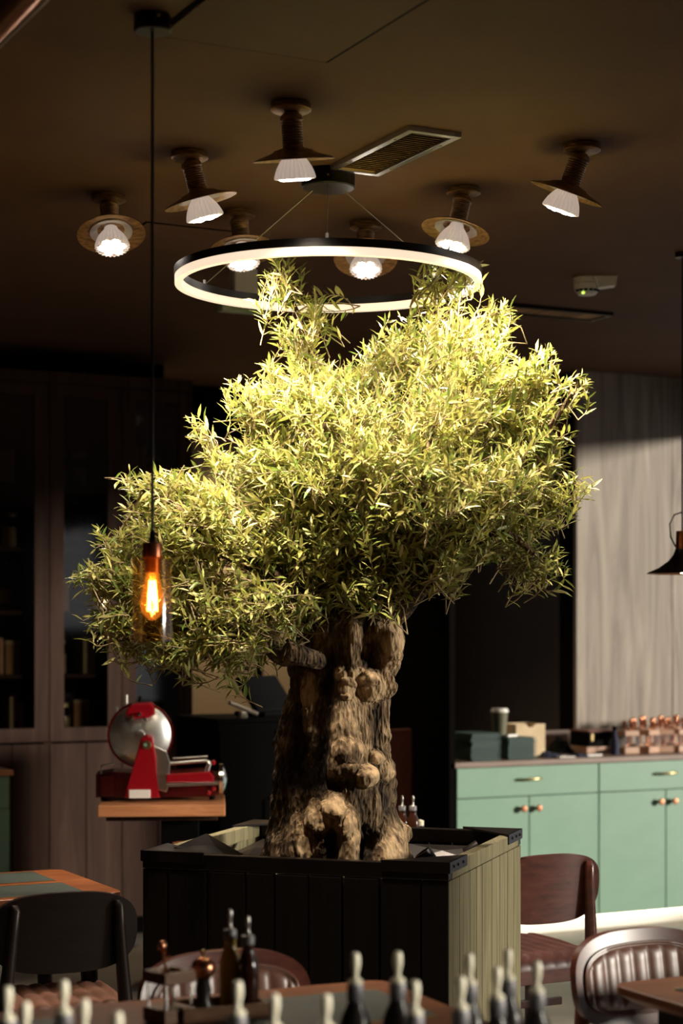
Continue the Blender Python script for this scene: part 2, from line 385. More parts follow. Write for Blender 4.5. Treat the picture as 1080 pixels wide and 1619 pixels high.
vent('ceiling_vent', 'dark ceiling vent beyond the smoke detector', e[0] - 0.3, e[0] + 0.25, e[1] - 0.09, e[1] + 0.09, 'blackmetal')

# added unseen fill light that brightens the beige recess, behind the header
p = UV(u_at(385, VN) , VN - 0.55, CEIL)
t = thing('recess_fill_light', 'added unseen fill light in the ceiling of the beige recess', 'ceiling light', p)
bm = nb(); lathe(bm, [(0.03, 0), (0.05, 0), (0.05, -0.006), (0.034, -0.010), (0.03, -0.004)], 28); obj('trim_ring', bm, 'white', t, smooth=40)
bm = nb(); lathe(bm, [(0, -0.003), (0.03, -0.003)], 24); obj('fill_face', bm, 'ledface', t)
L = bpy.data.lights.new('recess_fill_beam', 'SPOT'); L.energy = 130; L.color = (1.0, 0.78, 0.5); L.spot_size = math.radians(110); L.spot_blend = 0.8; L.shadow_soft_size = 0.04
lo = bpy.data.objects.new('recess_fill_beam', L); COL.objects.link(lo); lo.parent = t; lo.location = (0, 0, -0.02)
# copper duct and silver rail along the ceiling in the top left corner
p0 = ceil_uv(32, 16)
bm = nb(); box(bm, (p0[0], p0[1] + 0.2, CEIL - 0.02), (0.008, 2.4, 0.04), None, 0.001)
tag(obj('ceiling_rail', bm, 'silverline', None, (0, 0, 0), RA), 'thin silver rail along the ceiling in the top corner', 'rail')
bm = nb(); tube(bm, [(p0[0] - 0.085, p0[1] - 1.0, CEIL - 0.05), (p0[0] - 0.085, p0[1] + 0.6, CEIL - 0.05)], 0.05, 24)
tag(obj('copper_pipe', bm, 'copper', None, (0, 0, 0), RA, smooth=40), 'copper pipe along the ceiling beside the silver rail', 'pipe')

# ------------------------------------------------------------------ adjustable ceiling spotlights
def spotlight(px, py, ax, ay, label, pw=1.0):
    p = onz(px, py, CEIL); t = thing('ceiling_spotlight', label, 'ceiling light', p, 0, 'bronze spotlights over the tree')
    bm = nb(); lathe(bm, [(0, 0), (0.052, 0), (0.056, -0.006), (0.056, -0.020), (0.050, -0.024), (0, -0.024)], 32); bp = obj('base_plate', bm, 'bronze', t, smooth=35)
    for s in (-1, 1):
        bm = nb(); lathe(bm, [(0, -0.003), (0.004, -0.002), (0.004, 0.0), (0, 0)], 8, T(s * 0.056, 0, -0.012) @ RY(s * math.pi / 2)); obj('screw', bm, 'brass', bp, smooth=40)
    ax_ = Vector((ax, ay, -1)).normalized()
    q = Vector((0, 0, -1)).rotation_difference(ax_).to_matrix().to_4x4()
    A = T(0, 0, -0.022) @ q
    prof = [(0, -0.0), (0.018, -0.002), (0.029, -0.012), (0.032, -0.024)]
    for k in range(11):
        z = -0.026 - k * 0.0066; prof += [(0.030, z), (0.0275, z - 0.0033)]
    prof += [(0.033, -0.100), (0.033, -0.104), (0, -0.104)]
    bm = nb(); lathe(bm, prof, 28, A); obj('neck', bm, 'bronze', t, smooth=30)
    bm = nb(); lathe(bm, [(0.032, -0.098), (0.052, -0.104), (0.060, -0.110), (0.111, -0.128), (0.1125, -0.131), (0.110, -0.1315), (0.058, -0.114), (0.032, -0.107)], 48, A)
    sh = obj('shade', bm, 'bronze', t, smooth=40)
    bm = nb(); lathe(bm, [(0.045, -0.112), (0.052, -0.1125), (0.072, -0.1205), (0.070, -0.1235), (0.052, -0.118), (0.045, -0.114)], 40, A); obj('reflector_collar', bm, 'clearring', sh, smooth=40)
    bm = nb()
    prof = [(0.020, -0.104), (0.024, -0.116), (0.030, -0.124), (0.039, -0.137), (0.047, -0.152), (0.052, -0.166), (0.0545, -0.176), (0.0545, -0.180), (0.050, -0.182)]
    lathe(bm, prof, 120, A, ribs=24, ribamp=0.06)
    bl = obj('bulb', bm, 'lens', t)
    bm = nb(); lathe(bm, [(0, -0.1795), (0.050, -0.1795)], 40, A); obj('bulb_face', bm, 'clearring', bl)
    bm = nb()
    for k in range(7):
        aa = k * math.pi / 3; rr = 0.0 if k == 6 else 0.031
        lathe(bm, [(0.0135, -0.1798), (0.0125, -0.1835), (0.006, -0.186), (0, -0.1865)], 14, A @ T(rr * math.cos(aa), rr * math.sin(aa), 0))
    obj('light_emitters', bm, 'ledface', bl, smooth=60)
    L = bpy.data.lights.new('spot_beam', 'SPOT'); L.energy = SPOT_W * pw; L.color = (1.0, 0.85, 0.67); L.spot_size = math.radians(104); L.spot_blend = 1.0; L.shadow_soft_size = 0.035
    lo = bpy.data.objects.new('spot_beam', L); COL.objects.link(lo); lo.parent = t
    lo.location = Vector((0, 0, -0.022)) + ax_ * 0.205
    lo.rotation_euler = (-ax_).to_track_quat('Z', 'Y').to_euler()
spotlight(460, 163, 0.06, 0.22, 'bronze ceiling spotlight topmost of the cluster, in front of the slatted vent', 1.3)
spotlight(300, 240, 0.26, 0.12, 'bronze ceiling spotlight tilted right, between the pendant cord and the topmost spotlight')
spotlight(172, 308, 0.12, -0.40, 'bronze ceiling spotlight furthest left, left of the pendant cord', 0.35)
spotlight(378, 333, 0.10, -0.30, 'bronze ceiling spotlight partly behind the ring lamp on its left side')
spotlight(578, 352, 0.00, -0.50, 'bronze ceiling spotlight seen through the middle of the ring lamp')
spotlight(733, 297, -0.22, -0.16, 'bronze ceiling spotlight over the ring lamp at its right end', 1.2)
spotlight(920, 228, -0.36, 0.20, 'bronze ceiling spotlight furthest right, tilted left with dark shade top', 1.25)

# ------------------------------------------------------------------ ring lamp
RD, RR = 5.77, 0.4835
rc = Vector(((519 - 540) / F * RD, RD, 0)); zb, zm, ztp = 2.640, 2.664, 2.688
t = thing('ring_lamp', 'black ring pendant lamp with glowing lower band hung over the tree', 'pendant lamp', (rc.x, rc.y, CEIL))
def ringprof(r0, r1, z0, z1, M_, name, par):
    bm = nb(); lathe(bm, [(r0, z0), (r1, z0), (r1, z1), (r0, z1), (r0, z0)], 128); o = obj(name, bm, M_, par, smooth=30); return o
rb = ringprof(RR - 0.026, RR, zm - CEIL, ztp - CEIL, 'blackmetal', 'ring_body', t)
ringprof(RR - 0.024, RR - 0.002, zb - CEIL, zm - CEIL, 'ringglow', 'ring_diffuser', t)
bm = nb(); lathe(bm, [(0, 0), (0.082, 0), (0.084, -0.004), (0.084, -0.050), (0.080, -0.054), (0, -0.054)], 48); cn = obj('canopy', bm, 'blackmetal', t, smooth=35)
bm = nb(); lathe(bm, [(0, -0.002), (0.004, -0.002), (0.004, 0), (0, 0)], 8, T(0, -0.0845, -0.03) @ RX(math.pi / 2)); obj('screw', bm, 'brass', cn)
for k, ang in enumerate((-90, 30, 150)):
    aa = math.radians(ang); p = Vector(((RR - 0.013) * math.cos(aa), (RR - 0.013) * math.sin(aa), ztp - CEIL)); s = Vector((0.055 * math.cos(aa), 0.055 * math.sin(aa), -0.052))
    bm = nb(); tube(bm, [s, p], 0.0016, 6); w_ = obj('suspension_wire', bm, 'steel', t)
    bm = nb(); cyl(bm, 0.005, ztp - CEIL, ztp - CEIL + 0.016, 10, T(p.x, p.y, 0)); obj('wire_grip', bm, 'steel', w_)

# ------------------------------------------------------------------ amber glass pendant with filament bulb
AD = F * (CEIL - H) / (HOR - 25); ap = W(241, 25, AD)
sc = AD / F
t = thing('glass_pendant', 'amber glass cylinder pendant with glowing filament bulb on a long cord', 'pendant lamp', (ap.x, ap.y, CEIL))
def zz(py): return H - (py - HOR) * sc - CEIL
bm = nb(); lathe(bm, [(0, 0), (0.043, 0), (0.044, -0.003), (0.044, -0.036), (0.041, -0.039), (0, -0.039)], 40); cn = obj('canopy', bm, 'blackmetal', t, smooth=35)
bm = nb(); lathe(bm, [(0, 0), (0.004, 0), (0.003, -0.003), (0, -0.003)], 8, T(0.018, -0.0435, -0.012) @ RX(-math.pi / 2)); obj('screw', bm, 'brass', cn)
bm = nb(); tube(bm, [(0, 0, -0.03), (0, 0, zz(862))], 0.0038, 8); obj('cord', bm, 'cord', t, smooth=40)
bm = nb(); lathe(bm, [(0, zz(838)), (0.006, zz(838)), (0.0075, zz(858)), (0, zz(858))], 16); obj('cord_grip', bm, 'black', t, smooth=40)
bm = nb(); lathe(bm, [(0, zz(858)), (0.022, zz(858)), (0.0235, zz(860)), (0.0235, zz(882)), (0.018, zz(883)), (0.018, zz(906)), (0, zz(906))], 32); obj('socket_cap', bm, 'darkcopper', t, smooth=35)
rg = 0.0468
bm = nb(); lathe(bm, [(0.020, zz(880)), (rg - 0.003, zz(880)), (rg, zz(884)), (rg, zz(1014)), (rg - 0.0025, zz(1014)), (rg - 0.0025, zz(886)), (0.02, zz(883))], 48); obj('glass_shade', bm, 'amberglass', t, smooth=40)
bm = nb(); lathe(bm, [(0.0145, zz(906)), (0.016, zz(914)), (0.024, zz(935)), (0.0285, zz(952)), (0.027, zz(964)), (0.018, zz(974)), (0.008, zz(979)), (0, zz(981))], 32); bu = obj('bulb', bm, 'bulbglass', t, smooth=60)
bm = nb()
for k in range(6):
    aa = k * math.pi / 3
    pts = [(0.011 * math.cos(aa), 0.011 * math.sin(aa), zz(966)), (0.0085 * math.cos(aa + .3), 0.0085 * math.sin(aa + .3), zz(940)), (0.006 * math.cos(aa), 0.006 * math.sin(aa), zz(918))]
    tube(bm, pts, 0.0017, 6)
obj('filament', bm, 'filament', bu)
L = bpy.data.lights.new('bulb_light', 'POINT'); L.energy = AMBER_W; L.color = (1.0, 0.58, 0.22); L.shadow_soft_size = 0.012
lo = bpy.data.objects.new('bulb_light', L); COL.objects.link(lo); lo.parent = t; lo.location = (0, 0, zz(943))

# ------------------------------------------------------------------ black pendants with copper lining
def bell_pendant(x, y, zbot, label, body, lit, rad=0.135, glow=True):
    t = thing('bell_pendant', label, 'pendant lamp', (x, y, CEIL))
    zb_ = zbot - CEIL
    bm = nb(); lathe(bm, [(0, 0), (0.028, 0), (0.028, -0.02), (0, -0.02)], 24); obj('canopy', bm, 'blackmetal', t, smooth=35)
    bm = nb(); tube(bm, [(0, 0, -0.02), (0, 0, zb_ + 0.16)], 0.0035, 8); obj('cord', bm, 'cord', t)
    bm = nb(); lathe(bm, [(0, zb_ + 0.165), (0.024, zb_ + 0.162), (0.026, zb_ + 0.085), (0, zb_ + 0.085)], 24); so = obj('socket', bm, 'darkcopper', t, smooth=35)
    bm = nb(); tube(bm, [(-0.024, 0, zb_ + 0.10), (-0.045, 0, zb_ + 0.14), (-0.048, 0, zb_ + 0.19), (-0.03, 0, zb_ + 0.225), (0, 0, zb_ + 0.235)], 0.003, 8); obj('hanging_loop', bm, 'cord', so)
    bm = nb(); lathe(bm, [(0.027, zb_ + 0.095), (0.034, zb_ + 0.072), (0.055, zb_ + 0.047), (0.09, zb_ + 0.022), (rad - 0.006, zb_ + 0.005), (rad, zb_)], 48); sh = obj('shade', bm, body, t, smooth=50)
    bm = nb(); lathe(bm, [(0.026, zb_ + 0.092), (0.033, zb_ + 0.069), (0.054, zb_ + 0.044), (0.089, zb_ + 0.019), (rad - 0.006, zb_ + 0.002), (rad, zb_ - 0.001)], 48); obj('shade_lining', bm, 'copper', sh, smooth=50)
    bm = nb(); lathe(bm, [(0, zb_ + 0.0), (0.018, zb_ + 0.006), (0.026, zb_ + 0.025), (0.020, zb_ + 0.05), (0.012, zb_ + 0.08), (0, zb_ + 0.08)], 20); obj('bulb', bm, lit, t, smooth=60)
    if glow:
        L = bpy.data.lights.new('bulb_light', 'POINT'); L.energy = 1.2; L.color = (1.0, 0.7, 0.4); L.shadow_soft_size = 0.02
        lo = bpy.data.objects.new('bulb_light', L); COL.objects.link(lo); lo.parent = t; lo.location = (0, 0, zb_ - 0.02)
M['warmbulb'] = emis('warm_bulb_glow', (1.0, 0.72, 0.4), 5.0)
q = W(1079, 907, 7.0)
bell_pendant(q.x, q.y, q.z, 'black bell pendant with copper lining at the right edge', 'blackmetal', 'warmbulb')
# copper drum lamp half hidden by the right side of the crown
q = W(853, 702, 10.3)
t = thing('copper_pendant', 'brown copper drum pendant in the dark behind the crown', 'pendant lamp', (q.x, q.y, CEIL))
zq = q.z - CEIL
bm = nb(); tube(bm, [(0, 0, 0), (0, 0, zq + 0.2)], 0.004, 8); obj('cord', bm, 'cord', t)
bm = nb(); lathe(bm, [(0, 0), (0.05, 0), (0.05, -0.02), (0, -0.02)], 24); obj('canopy', bm, 'blackmetal', t)
bm = nb(); lathe(bm, [(0.02, zq + 0.2), (0.12, zq + 0.19), (0.165, zq + 0.14), (0.172, zq), (0.169, zq), (0.162, zq + 0.137), (0.12, zq + 0.186), (0.02, zq + 0.195)], 40); obj('shade', bm, 'redbrown', t, smooth=40)
bm = nb(); lathe(bm, [(0, zq + 0.04), (0.025, zq + 0.06), (0.025, zq + 0.1), (0.012, zq + 0.14), (0.012, zq + 0.2), (0, zq + 0.2)], 20); obj('bulb', bm, 'warmbulb', t, smooth=60)

# ------------------------------------------------------------------ smoke detector and sign box
p = onz(928, 440, CEIL)
t = thing('smoke_detector', 'white round smoke detector with green light on the ceiling', 'smoke detector', p)
bm = nb(); lathe(bm, [(0, 0), (0.055, 0), (0.055, -0.018), (0.05, -0.02), (0, -0.02)], 32); obj('base', bm, 'white', t, smooth=35)
bm = nb(); lathe(bm, [(0.046, -0.02), (0.054, -0.026), (0.05, -0.05), (0.036, -0.068), (0, -0.070)], 32); hd = obj('head', bm, 'white', t, smooth=35)
for k in range(6):
    aa = math.radians(-150 + k * 24); bm = nb(); box(bm, (0.0485 * math.cos(aa), 0.0485 * math.sin(aa), -0.054), (0.007, 0.014, 0.008), Matrix.Rotation(aa, 3, 'Z')); obj('smoke_slot', bm, 'black', hd)
bm = nb(); lathe(bm, [(0, -0.006), (0.005, -0.004), (0.005, 0), (0, 0)], 10, T(-0.02, -0.035, -0.064)); obj('status_light', bm, 'ledgreen', hd)
p2 = onz(957, 436, CEIL)
t = thing('sensor_box', 'small white ceiling box right beside the smoke detector', 'sensor', (p2.x, p2.y + 0.02, CEIL))
bm = nb(); prism(bm, [(-0.045, 0), (0.05, 0), (0.042, -0.04), (-0.03, -0.05)], -0.03, 0.03, RX(math.pi / 2), 0.004); obj('housing', bm, 'white', t)
p = onz(386, 425, CEIL)
t = thing('emergency_light', 'pale emergency light box under the ceiling seen through the ring lamp', 'emergency light', (p.x, p.y, CEIL), RA)
pbox('housing', 'white', t, (0, 0, -0.06), (0.10, 0.05, 0.12), 0.008)
pbox('lens_panel', 'greenvase', t, (0, -0.01, -0.15), (0.22, 0.05, 0.06), 0.006)
# ------------------------------------------------------------------ planter
PF = -math.radians(18); PS = 0.945; PZ = 0.90
pc = Vector((0.0, 5.78, 0))
t = planter = thing('tree_planter', 'square wooden box planter with shaded front boards and a gnarled olive tree', 'planter', pc, PF)
hs = PS / 2
def boards(m, side, seed):
    r = random.Random(seed); pos = -hs; nbd = 9; ws = [r.uniform(0.7, 1.25) for _ in range(nbd)]; sm = sum(ws); k = 0
    for w in ws:
        w = w / sm * PS; th = 0.022 + r.uniform(-0.003, 0.003); c = pos + w / 2; g = 0.004 if k % 3 else 0.007
        h = PZ - 0.055
        if side == 'front': cc, ss = (c, -hs + th / 2, h / 2), (w - g, th, h)
        elif side == 'back': cc, ss = (c, hs - th / 2, h / 2), (w - g, th, h)
        elif side == 'right': cc, ss = (hs - th / 2, c, h / 2), (th, w - g, h)
        else: cc, ss = (-hs + th / 2, c, h / 2), (th, w - g, h)
        pbox('board', m, t, cc, ss, 0.003); pos += w; k += 1
boards('planter_shaded', 'front', 1); boards('planter', 'right', 2); boards('planter_shaded', 'back', 3); boards('planter', 'left', 4)
bm = nb(); 
for s in (-1, 1):
    box(bm, (s * (hs - 0.036), 0, 0.42), (0.01, PS - 0.06, 0.80)); box(bm, (0, s * (hs - 0.036), 0.42), (PS - 0.06, 0.01, 0.80))
obj('inner_wall', bm, 'black', t)
# rim rails (light wood left and right, black metal front and rear) with triangular corner plates
for s in (-1, 1): pbox('rim_rail', 'planter', t, (s * (hs - 0.018), 0, PZ - 0.030), (0.036, PS - 0.078, 0.046), 0.003)
for s in (-1, 1): pbox('rim_rail', 'blackmetal', t, (0, s * (hs - 0.018), PZ - 0.030), (PS - 0.002, 0.036, 0.046), 0.003)
for sx in (-1, 1):
    for sy in (-1, 1):
        a_ = 0.20
        poly = [(sx * (hs + 0.004), sy * (hs + 0.004)), (sx * (hs - a_), sy * (hs + 0.004)), (sx * (hs + 0.004), sy * (hs - a_))]
        if sx * sy < 0: poly = poly[::-1]
        bm = nb(); prism(bm, poly, PZ - 0.006, PZ)
        box(bm, (sx * (hs - a_ / 2 + 0.002), sy * (hs + 0.002), PZ - 0.016), (a_, 0.005, 0.032)); box(bm, (sx * (hs + 0.002), sy * (hs - a_ / 2 + 0.002), PZ - 0.016), (0.005, a_, 0.032))
        cp = obj('corner_plate', bm, 'blackmetal', t)
        for q_ in (0.04, 0.09, 0.15):
            bm = nb(); lathe(bm, [(0, 0.004), (0.004, 0.003), (0.005, 0), (0, 0)], 8, T(sx * (hs + 0.0045), sy * (hs - q_), PZ - 0.016) @ RY(sx * math.pi / 2)); obj('screw', bm, 'blackmetal', cp)
# soil
bm = nb(); N_ = 40; g = [[None] * (N_ + 1) for _ in range(N_ + 1)]
for i in range(N_ + 1):
    for j in range(N_ + 1):
        x = (i / N_ - .5) * (PS - 0.09); y = (j / N_ - .5) * (PS - 0.09)
        g[i][j] = bm.verts.new((x, y, 0.755 + 0.03 * mnoise.fractal(Vector((x * 9, y * 9, 0)), 1, 2, 4) + 0.05 * math.exp(-(x * x + y * y) / 0.05)))
for i in range(N_):
    for j in range(N_): bm.faces.new((g[i][j], g[i + 1][j], g[i + 1][j + 1], g[i][j + 1]))
obj('soil', bm, 'soil', t, smooth=60)
# folded liner sheet in the front left corner and along the right side
def sheet(name, P, m='liner', par=t, th=0.004):
    bm = nb(); vs = [bm.verts.new(p) for p in P]; c = bm.verts.new(sum((Vector(p) for p in P), Vector()) / len(P) + Vector((0, 0, 0.012)))
    fs = [bm.faces.new((vs[i], vs[(i + 1) % len(vs)], c)) for i in range(len(vs))]
    r = bmesh.ops.extrude_face_region(bm, geom=fs); bmesh.ops.translate(bm, vec=(0, 0, -th), verts=[v for v in r['geom'] if isinstance(v, bmesh.types.BMVert)])
    return obj(name, bm, m, par)
sheet('liner_flap', [(-0.40, -0.40, PZ + 0.004), (-0.22, -0.42, PZ - 0.02), (-0.20, -0.30, PZ - 0.03), (-0.36, -0.24, PZ + 0.03)], 'blackmetal')
sheet('liner_flap', [(-0.30, -0.34, PZ - 0.055), (-0.10, -0.37, PZ - 0.075), (0.02, -0.12, PZ - 0.045), (-0.10, -0.02, PZ - 0.03)])
sheet('liner_flap', [(-0.38, -0.10, PZ - 0.07), (-0.28, -0.16, PZ - 0.07), (-0.24, 0.22, PZ - 0.055), (-0.36, 0.26, PZ - 0.04)], 'blackmetal')
sheet('liner_flap', [(0.10, 0.30, PZ - 0.11), (0.38, 0.30, PZ - 0.10), (0.36, 0.40, PZ - 0.055), (0.10, 0.40, PZ - 0.055)], 'blackmetal')

# perforated metal drum and small black uplights standing on the soil
def ploc(px, py, z): return onz(px, py, z)
p = ploc(405, 1338, 0.80)
dr = thing('perforated_drum', 'small perforated metal drum standing in the planter left of the trunk', 'drum', (p.x, p.y, 0.775))
bm = nb(); lathe(bm, [(0, 0), (0.033, 0), (0.033, 0.088), (0.030, 0.088), (0.030, 0.06), (0, 0.06)], 32); obj('body', bm, 'bookcream', dr, smooth=35)
bm = nb()
for i in range(14):
    for j in range(5):
        aa = 2 * math.pi * (i + 0.5 * (j % 2)) / 14; lathe(bm, [(0, 0.0012), (0.0042, 0.0012), (0.0042, 0), (0, 0)], 8, RZ(aa) @ T(0.0327, 0, 0.012 + j * 0.016) @ RY(math.pi / 2))
ho = obj('punched_holes', bm, 'black', dr); ho['kind'] = 'stuff'
def uplight(px, py, label, tilt):
    p = ploc(px, py, 0.85); u = thing('planter_uplight', label, 'garden light', (p.x, p.y, 0.76), 0, 'uplights in the planter')
    bm = nb(); tube(bm, [(0, 0, -0.02), (0, 0, 0.05)], 0.006, 8); obj('spike', bm, 'blackmetal', u)
    A = T(0, 0, 0.05) @ RY(tilt)
    bm = nb(); lathe(bm, [(0, 0), (0.020, 0.002), (0.026, 0.012), (0.029, 0.062), (0.026, 0.062), (0.024, 0.05), (0, 0.05)], 28, A); hd_ = obj('head', bm, 'blackmetal', u, smooth=40)
    bm = nb(); lathe(bm, [(0, 0.0515), (0.0235, 0.0515)], 24, A); obj('lens', bm, 'steel', hd_)
uplight(686, 1352, 'stubby dark uplight in the planter close to the right roots', math.radians(-35))
uplight(733, 1336, 'tilted dark uplight in the planter against the rear right corner', math.radians(60))

# ------------------------------------------------------------------ olive tree
TD = 5.72
tree = thing('olive_tree', 'gnarled old olive tree with dense yellow green crown in the box planter', 'tree', (0, TD, 0.70))
TB = Vector((0, TD, 0.70))
prof = np.array([(930, 500, 628), (960, 482, 626), (1000, 469, 630), (1050, 463, 629), (1080, 463, 612), (1100, 456, 606), (1150, 442, 606), (1200, 435, 616), (1220, 433, 624), (1260, 431, 622), (1300, 428, 624), (1340, 420, 640), (1375, 408, 655), (1400, 400, 660)], float)
zs_p = H - (prof[:, 0] - HOR) / F * TD
bumps = [  # px, py, rx, ry, height (m), burl tone
    (536, 1066, 9, 10, .026, .9), (547, 1088, 12, 16, .030, .9), (586, 1084, 20, 24, .040, .9), (564, 1070, 22, 14, .022, .7), (608, 1008, 22, 38, .030, .6), (606, 1022, 14, 20, .016, .9), (616, 1056, 16, 20, .014, .5),
    (492, 1095, 13, 34, .026, .6), (488, 1140, 10, 20, .014, .5), (550, 1150, 34, 46, .028, .45), (548, 1200, 26, 30, .018, .3), (577, 1227, 14, 17, .046, 1.0), (550, 1212, 9, 10, .016, .6), (594, 1197, 8, 12, .026, .7), (522, 1212, 8, 22, .018, .6),
    (612, 1215, 12, 22, .016, .6), (630, 1240, 8, 12, .014, .5), (628, 1262, 7, 9, .012, .4), (528, 1272, 15, 18, .030, 1.0), (518, 1292, 17, 24, .028, .8), (540, 1296, 12, 22, .022, .8), (500, 1288, 11, 24, .020, .7), (494, 1322, 17, 42, .030, .6), (549, 1325, 17, 45, .032, .7), (512, 1335, 10, 30, .018, .4), (622, 1330, 24, 45, .040, .6), (470, 1330, 16, 40, .022, .4), (440, 1350, 14, 30, .02, .3),
    (455, 1050, 14, 18, .02, .4), (605, 1120, 8, 50, .02, .4), (590, 1280, 14, 30, .018, .4), (615, 1160, 8, 30, .016, .4), (560, 1010, 12, 40, .02, .3)]
grooves = [(524, 1348, 6, 26, -.030), (582, 1345, 10, 45, -.050), (520, 1070, 9, 30, -.030), (515, 1170, 8, 60, -.026), (597, 1150, 5, 50, -.028), (590, 1040, 8, 40, -.022), (530, 1240, 20, 14, -.025), (604, 1260, 6, 30, -.02), (505, 1210, 8, 40, -.02), (470, 1180, 12, 70, -.02)]
NT, NZ = 300, 320
th = np.linspace(0, 2 * np.pi, NT, endpoint=False); zv = np.linspace(0.70, 1.67, NZ)
lft = np.interp(zv, zs_p[::-1], prof[::-1, 1]); rgt = np.interp(zv, zs_p[::-1], prof[::-1, 2])
cxs = ((lft + rgt) / 2 - 540) / F * TD; rs = (rgt - lft) / 2 / F * TD
TH, ZV = np.meshgrid(th, zv); CX = cxs[:, None]; RS = rs[:, None]
flare = np.exp(-(ZV - 0.70) / 0.22)
lob = 0.05 * np.cos(5 * TH + 6 * ZV) + 0.04 * np.cos(3 * TH - 4 * ZV + 1) + 0.035 * np.cos(8 * TH + 3 * ZV + 2) * (0.5 + flare) + 0.10 * flare * np.cos(6 * TH + 0.6)
front = np.clip(-np.sin(TH), 0, 1)
R_ = RS * (1 + lob * 0.8 - 0.02)
X = CX + R_ * np.cos(TH); Y = R_ * np.sin(TH) * 0.95
PXs = 540 + X / (TD + Y) * F; PYs = HOR + (H - ZV) / (TD + Y) * F
disp = np.zeros_like(X); burl = np.zeros_like(X)
fr_w = np.clip((0.25 - Y / RS) * 1.4, 0, 1)
for (bx, by, rx, ry, h, tn) in bumps:
    g_ = np.exp(-(((PXs - bx) / rx) ** 2 + ((PYs - by) / ry) ** 2)) * fr_w; rho = ((PXs - bx) / (rx * 1.2)) ** 2 + ((PYs - by) / (ry * 1.2)) ** 2; gg = np.sqrt(np.clip(1 - rho, 0, 1)) * fr_w
    disp += h * (0.95 * gg + 0.3 * g_) ; burl = np.maximum(burl, tn * np.clip(g_ * 1.6, 0, 1))
for (bx, by, rx, ry, h) in grooves:
    g_ = np.exp(-(((PXs - bx) / rx) ** 2 + ((PYs - by) / ry) ** 2)) * fr_w; disp += h * g_; burl -= 0.6 * g_
r2_ = random.Random(5)
for _ in range(26):
    a0, z0, s0_, h0 = r2_.uniform(0.1, math.pi - 0.1), r2_.uniform(0.75, 1.6), r2_.uniform(.02, .06), r2_.uniform(.01, .035)
    dd = ((np.angle(np.exp(1j * (TH - a0))) * RS) ** 2 + (ZV - z0) ** 2) / s0_ ** 2; disp += h0 * np.exp(-dd)
nv = np.zeros_like(X)
for i in range(NZ):
    for j in range(NT):
        p_ = Vector((X[i, j], Y[i, j], ZV[i, j]))
        nv[i, j] = 0.013 * mnoise.fractal(Vector((p_.x * 9, p_.y * 9, p_.z * 6)), 0.9, 2.1, 4) + 0.006 * (abs(mnoise.noise(Vector((p_.x * 55, p_.y * 55, p_.z * 14)))) * 2 - .5) + 0.006 * mnoise.noise(Vector((p_.x * 90, p_.y * 90, p_.z * 40)))
disp += nv * (1 - 0.5 * np.clip(burl, 0, 1))
topf = np.clip((1.67 - ZV) / 0.10, 0, 1) ** 0.5
nx, ny = np.cos(TH), np.sin(TH)
X = CX + (R_ * np.cos(TH) + disp * nx) * (0.35 + 0.65 * topf); Y = (R_ * np.sin(TH) * 0.95 + disp * ny) * (0.35 + 0.65 * topf)
V_ = np.stack([X, Y, ZV - 0.70], -1).reshape(-1, 3)
idx = np.arange(NZ * NT).reshape(NZ, NT); a_ = idx[:-1]; b_ = idx[1:]
Fq = np.stack([a_, np.roll(a_, -1, 1), np.roll(b_, -1, 1), b_], -1).reshape(-1, 4)
def np_mesh(name, V, Fc, m, parent, smooth=True):
    k = Fc.shape[1]; me = bpy.data.meshes.new(name); me.vertices.add(len(V)); me.vertices.foreach_set('co', V.astype(np.float32).ravel())
    me.loops.add(Fc.size); me.loops.foreach_set('vertex_index', Fc.astype(np.int32).ravel()); me.polygons.add(len(Fc))
    me.polygons.foreach_set('loop_start', np.arange(0, Fc.size, k, dtype=np.int32)); me.polygons.foreach_set('loop_total', np.full(len(Fc), k, np.int32))
    me.update(calc_edges=True); me.validate(); me.materials.append(M[m])
    if smooth: me.shade_smooth()
    o = bpy.data.objects.new(name, me); COL.objects.link(o); o.parent = parent
    return o
tr_o = np_mesh('trunk', V_, Fq, 'bark', tree)
at_ = tr_o.data.attributes.new('burl', 'FLOAT', 'POINT'); at_.data.foreach_set('value', np.clip(burl, -0.5, 1).astype(np.float32).ravel())

limb_px = [
    [(545, 985, 5.72, .070), (500, 940, 5.70, .055), (430, 905, 5.66, .042), (350, 860, 5.60, .028), (270, 800, 5.55, .016), (220, 770, 5.52, .008)],
    [(520, 970, 5.74, .060), (490, 880, 5.76, .042), (470, 760, 5.78, .028), (478, 640, 5.76, .018), (495, 560, 5.72, .010), (450, 450, 5.68, .005)],
    [(560, 985, 5.75, .062), (575, 870, 5.82, .040), (600, 740, 5.88, .026), (625, 620, 5.86, .016), (640, 530, 5.84, .007)],
    [(595, 985, 5.72, .065), (640, 890, 5.70, .044), (690, 790, 5.68, .030), (720, 680, 5.70, .020), (735, 560, 5.72, .012), (700, 450, 5.72, .006)],
    [(600, 975, 5.74, .058), (680, 880, 5.62, .036), (770, 800, 5.56, .024), (850, 700, 5.56, .013), (910, 615, 5.55, .005)],
    [(605, 990, 5.70, .050), (690, 900, 5.52, .028), (780, 840, 5.45, .015), (850, 880, 5.42, .006)],
    [(500, 1010, 5.66, .055), (450, 1035, 5.60, .040), (410, 1000, 5.54, .030), (330, 985, 5.46, .018), (230, 1005, 5.40, .010), (165, 1015, 5.38, .005)],
    [(520, 975, 5.80, .052), (440, 880, 5.98, .034), (370, 780, 6.08, .022), (330, 690, 6.1, .010)],
    [(590, 975, 5.82, .055), (700, 860, 6.02, .034), (790, 720, 6.12, .020), (800, 560, 6.1, .009)],
    [(540, 960, 5.66, .04), (530, 870, 5.54, .016), (520, 740, 5.48, .009), (510, 640, 5.46, .004)],
    [(580, 970, 5.66, .04), (620, 870, 5.52, .016), (670, 740, 5.44, .009), (690, 640, 5.42, .004)]]
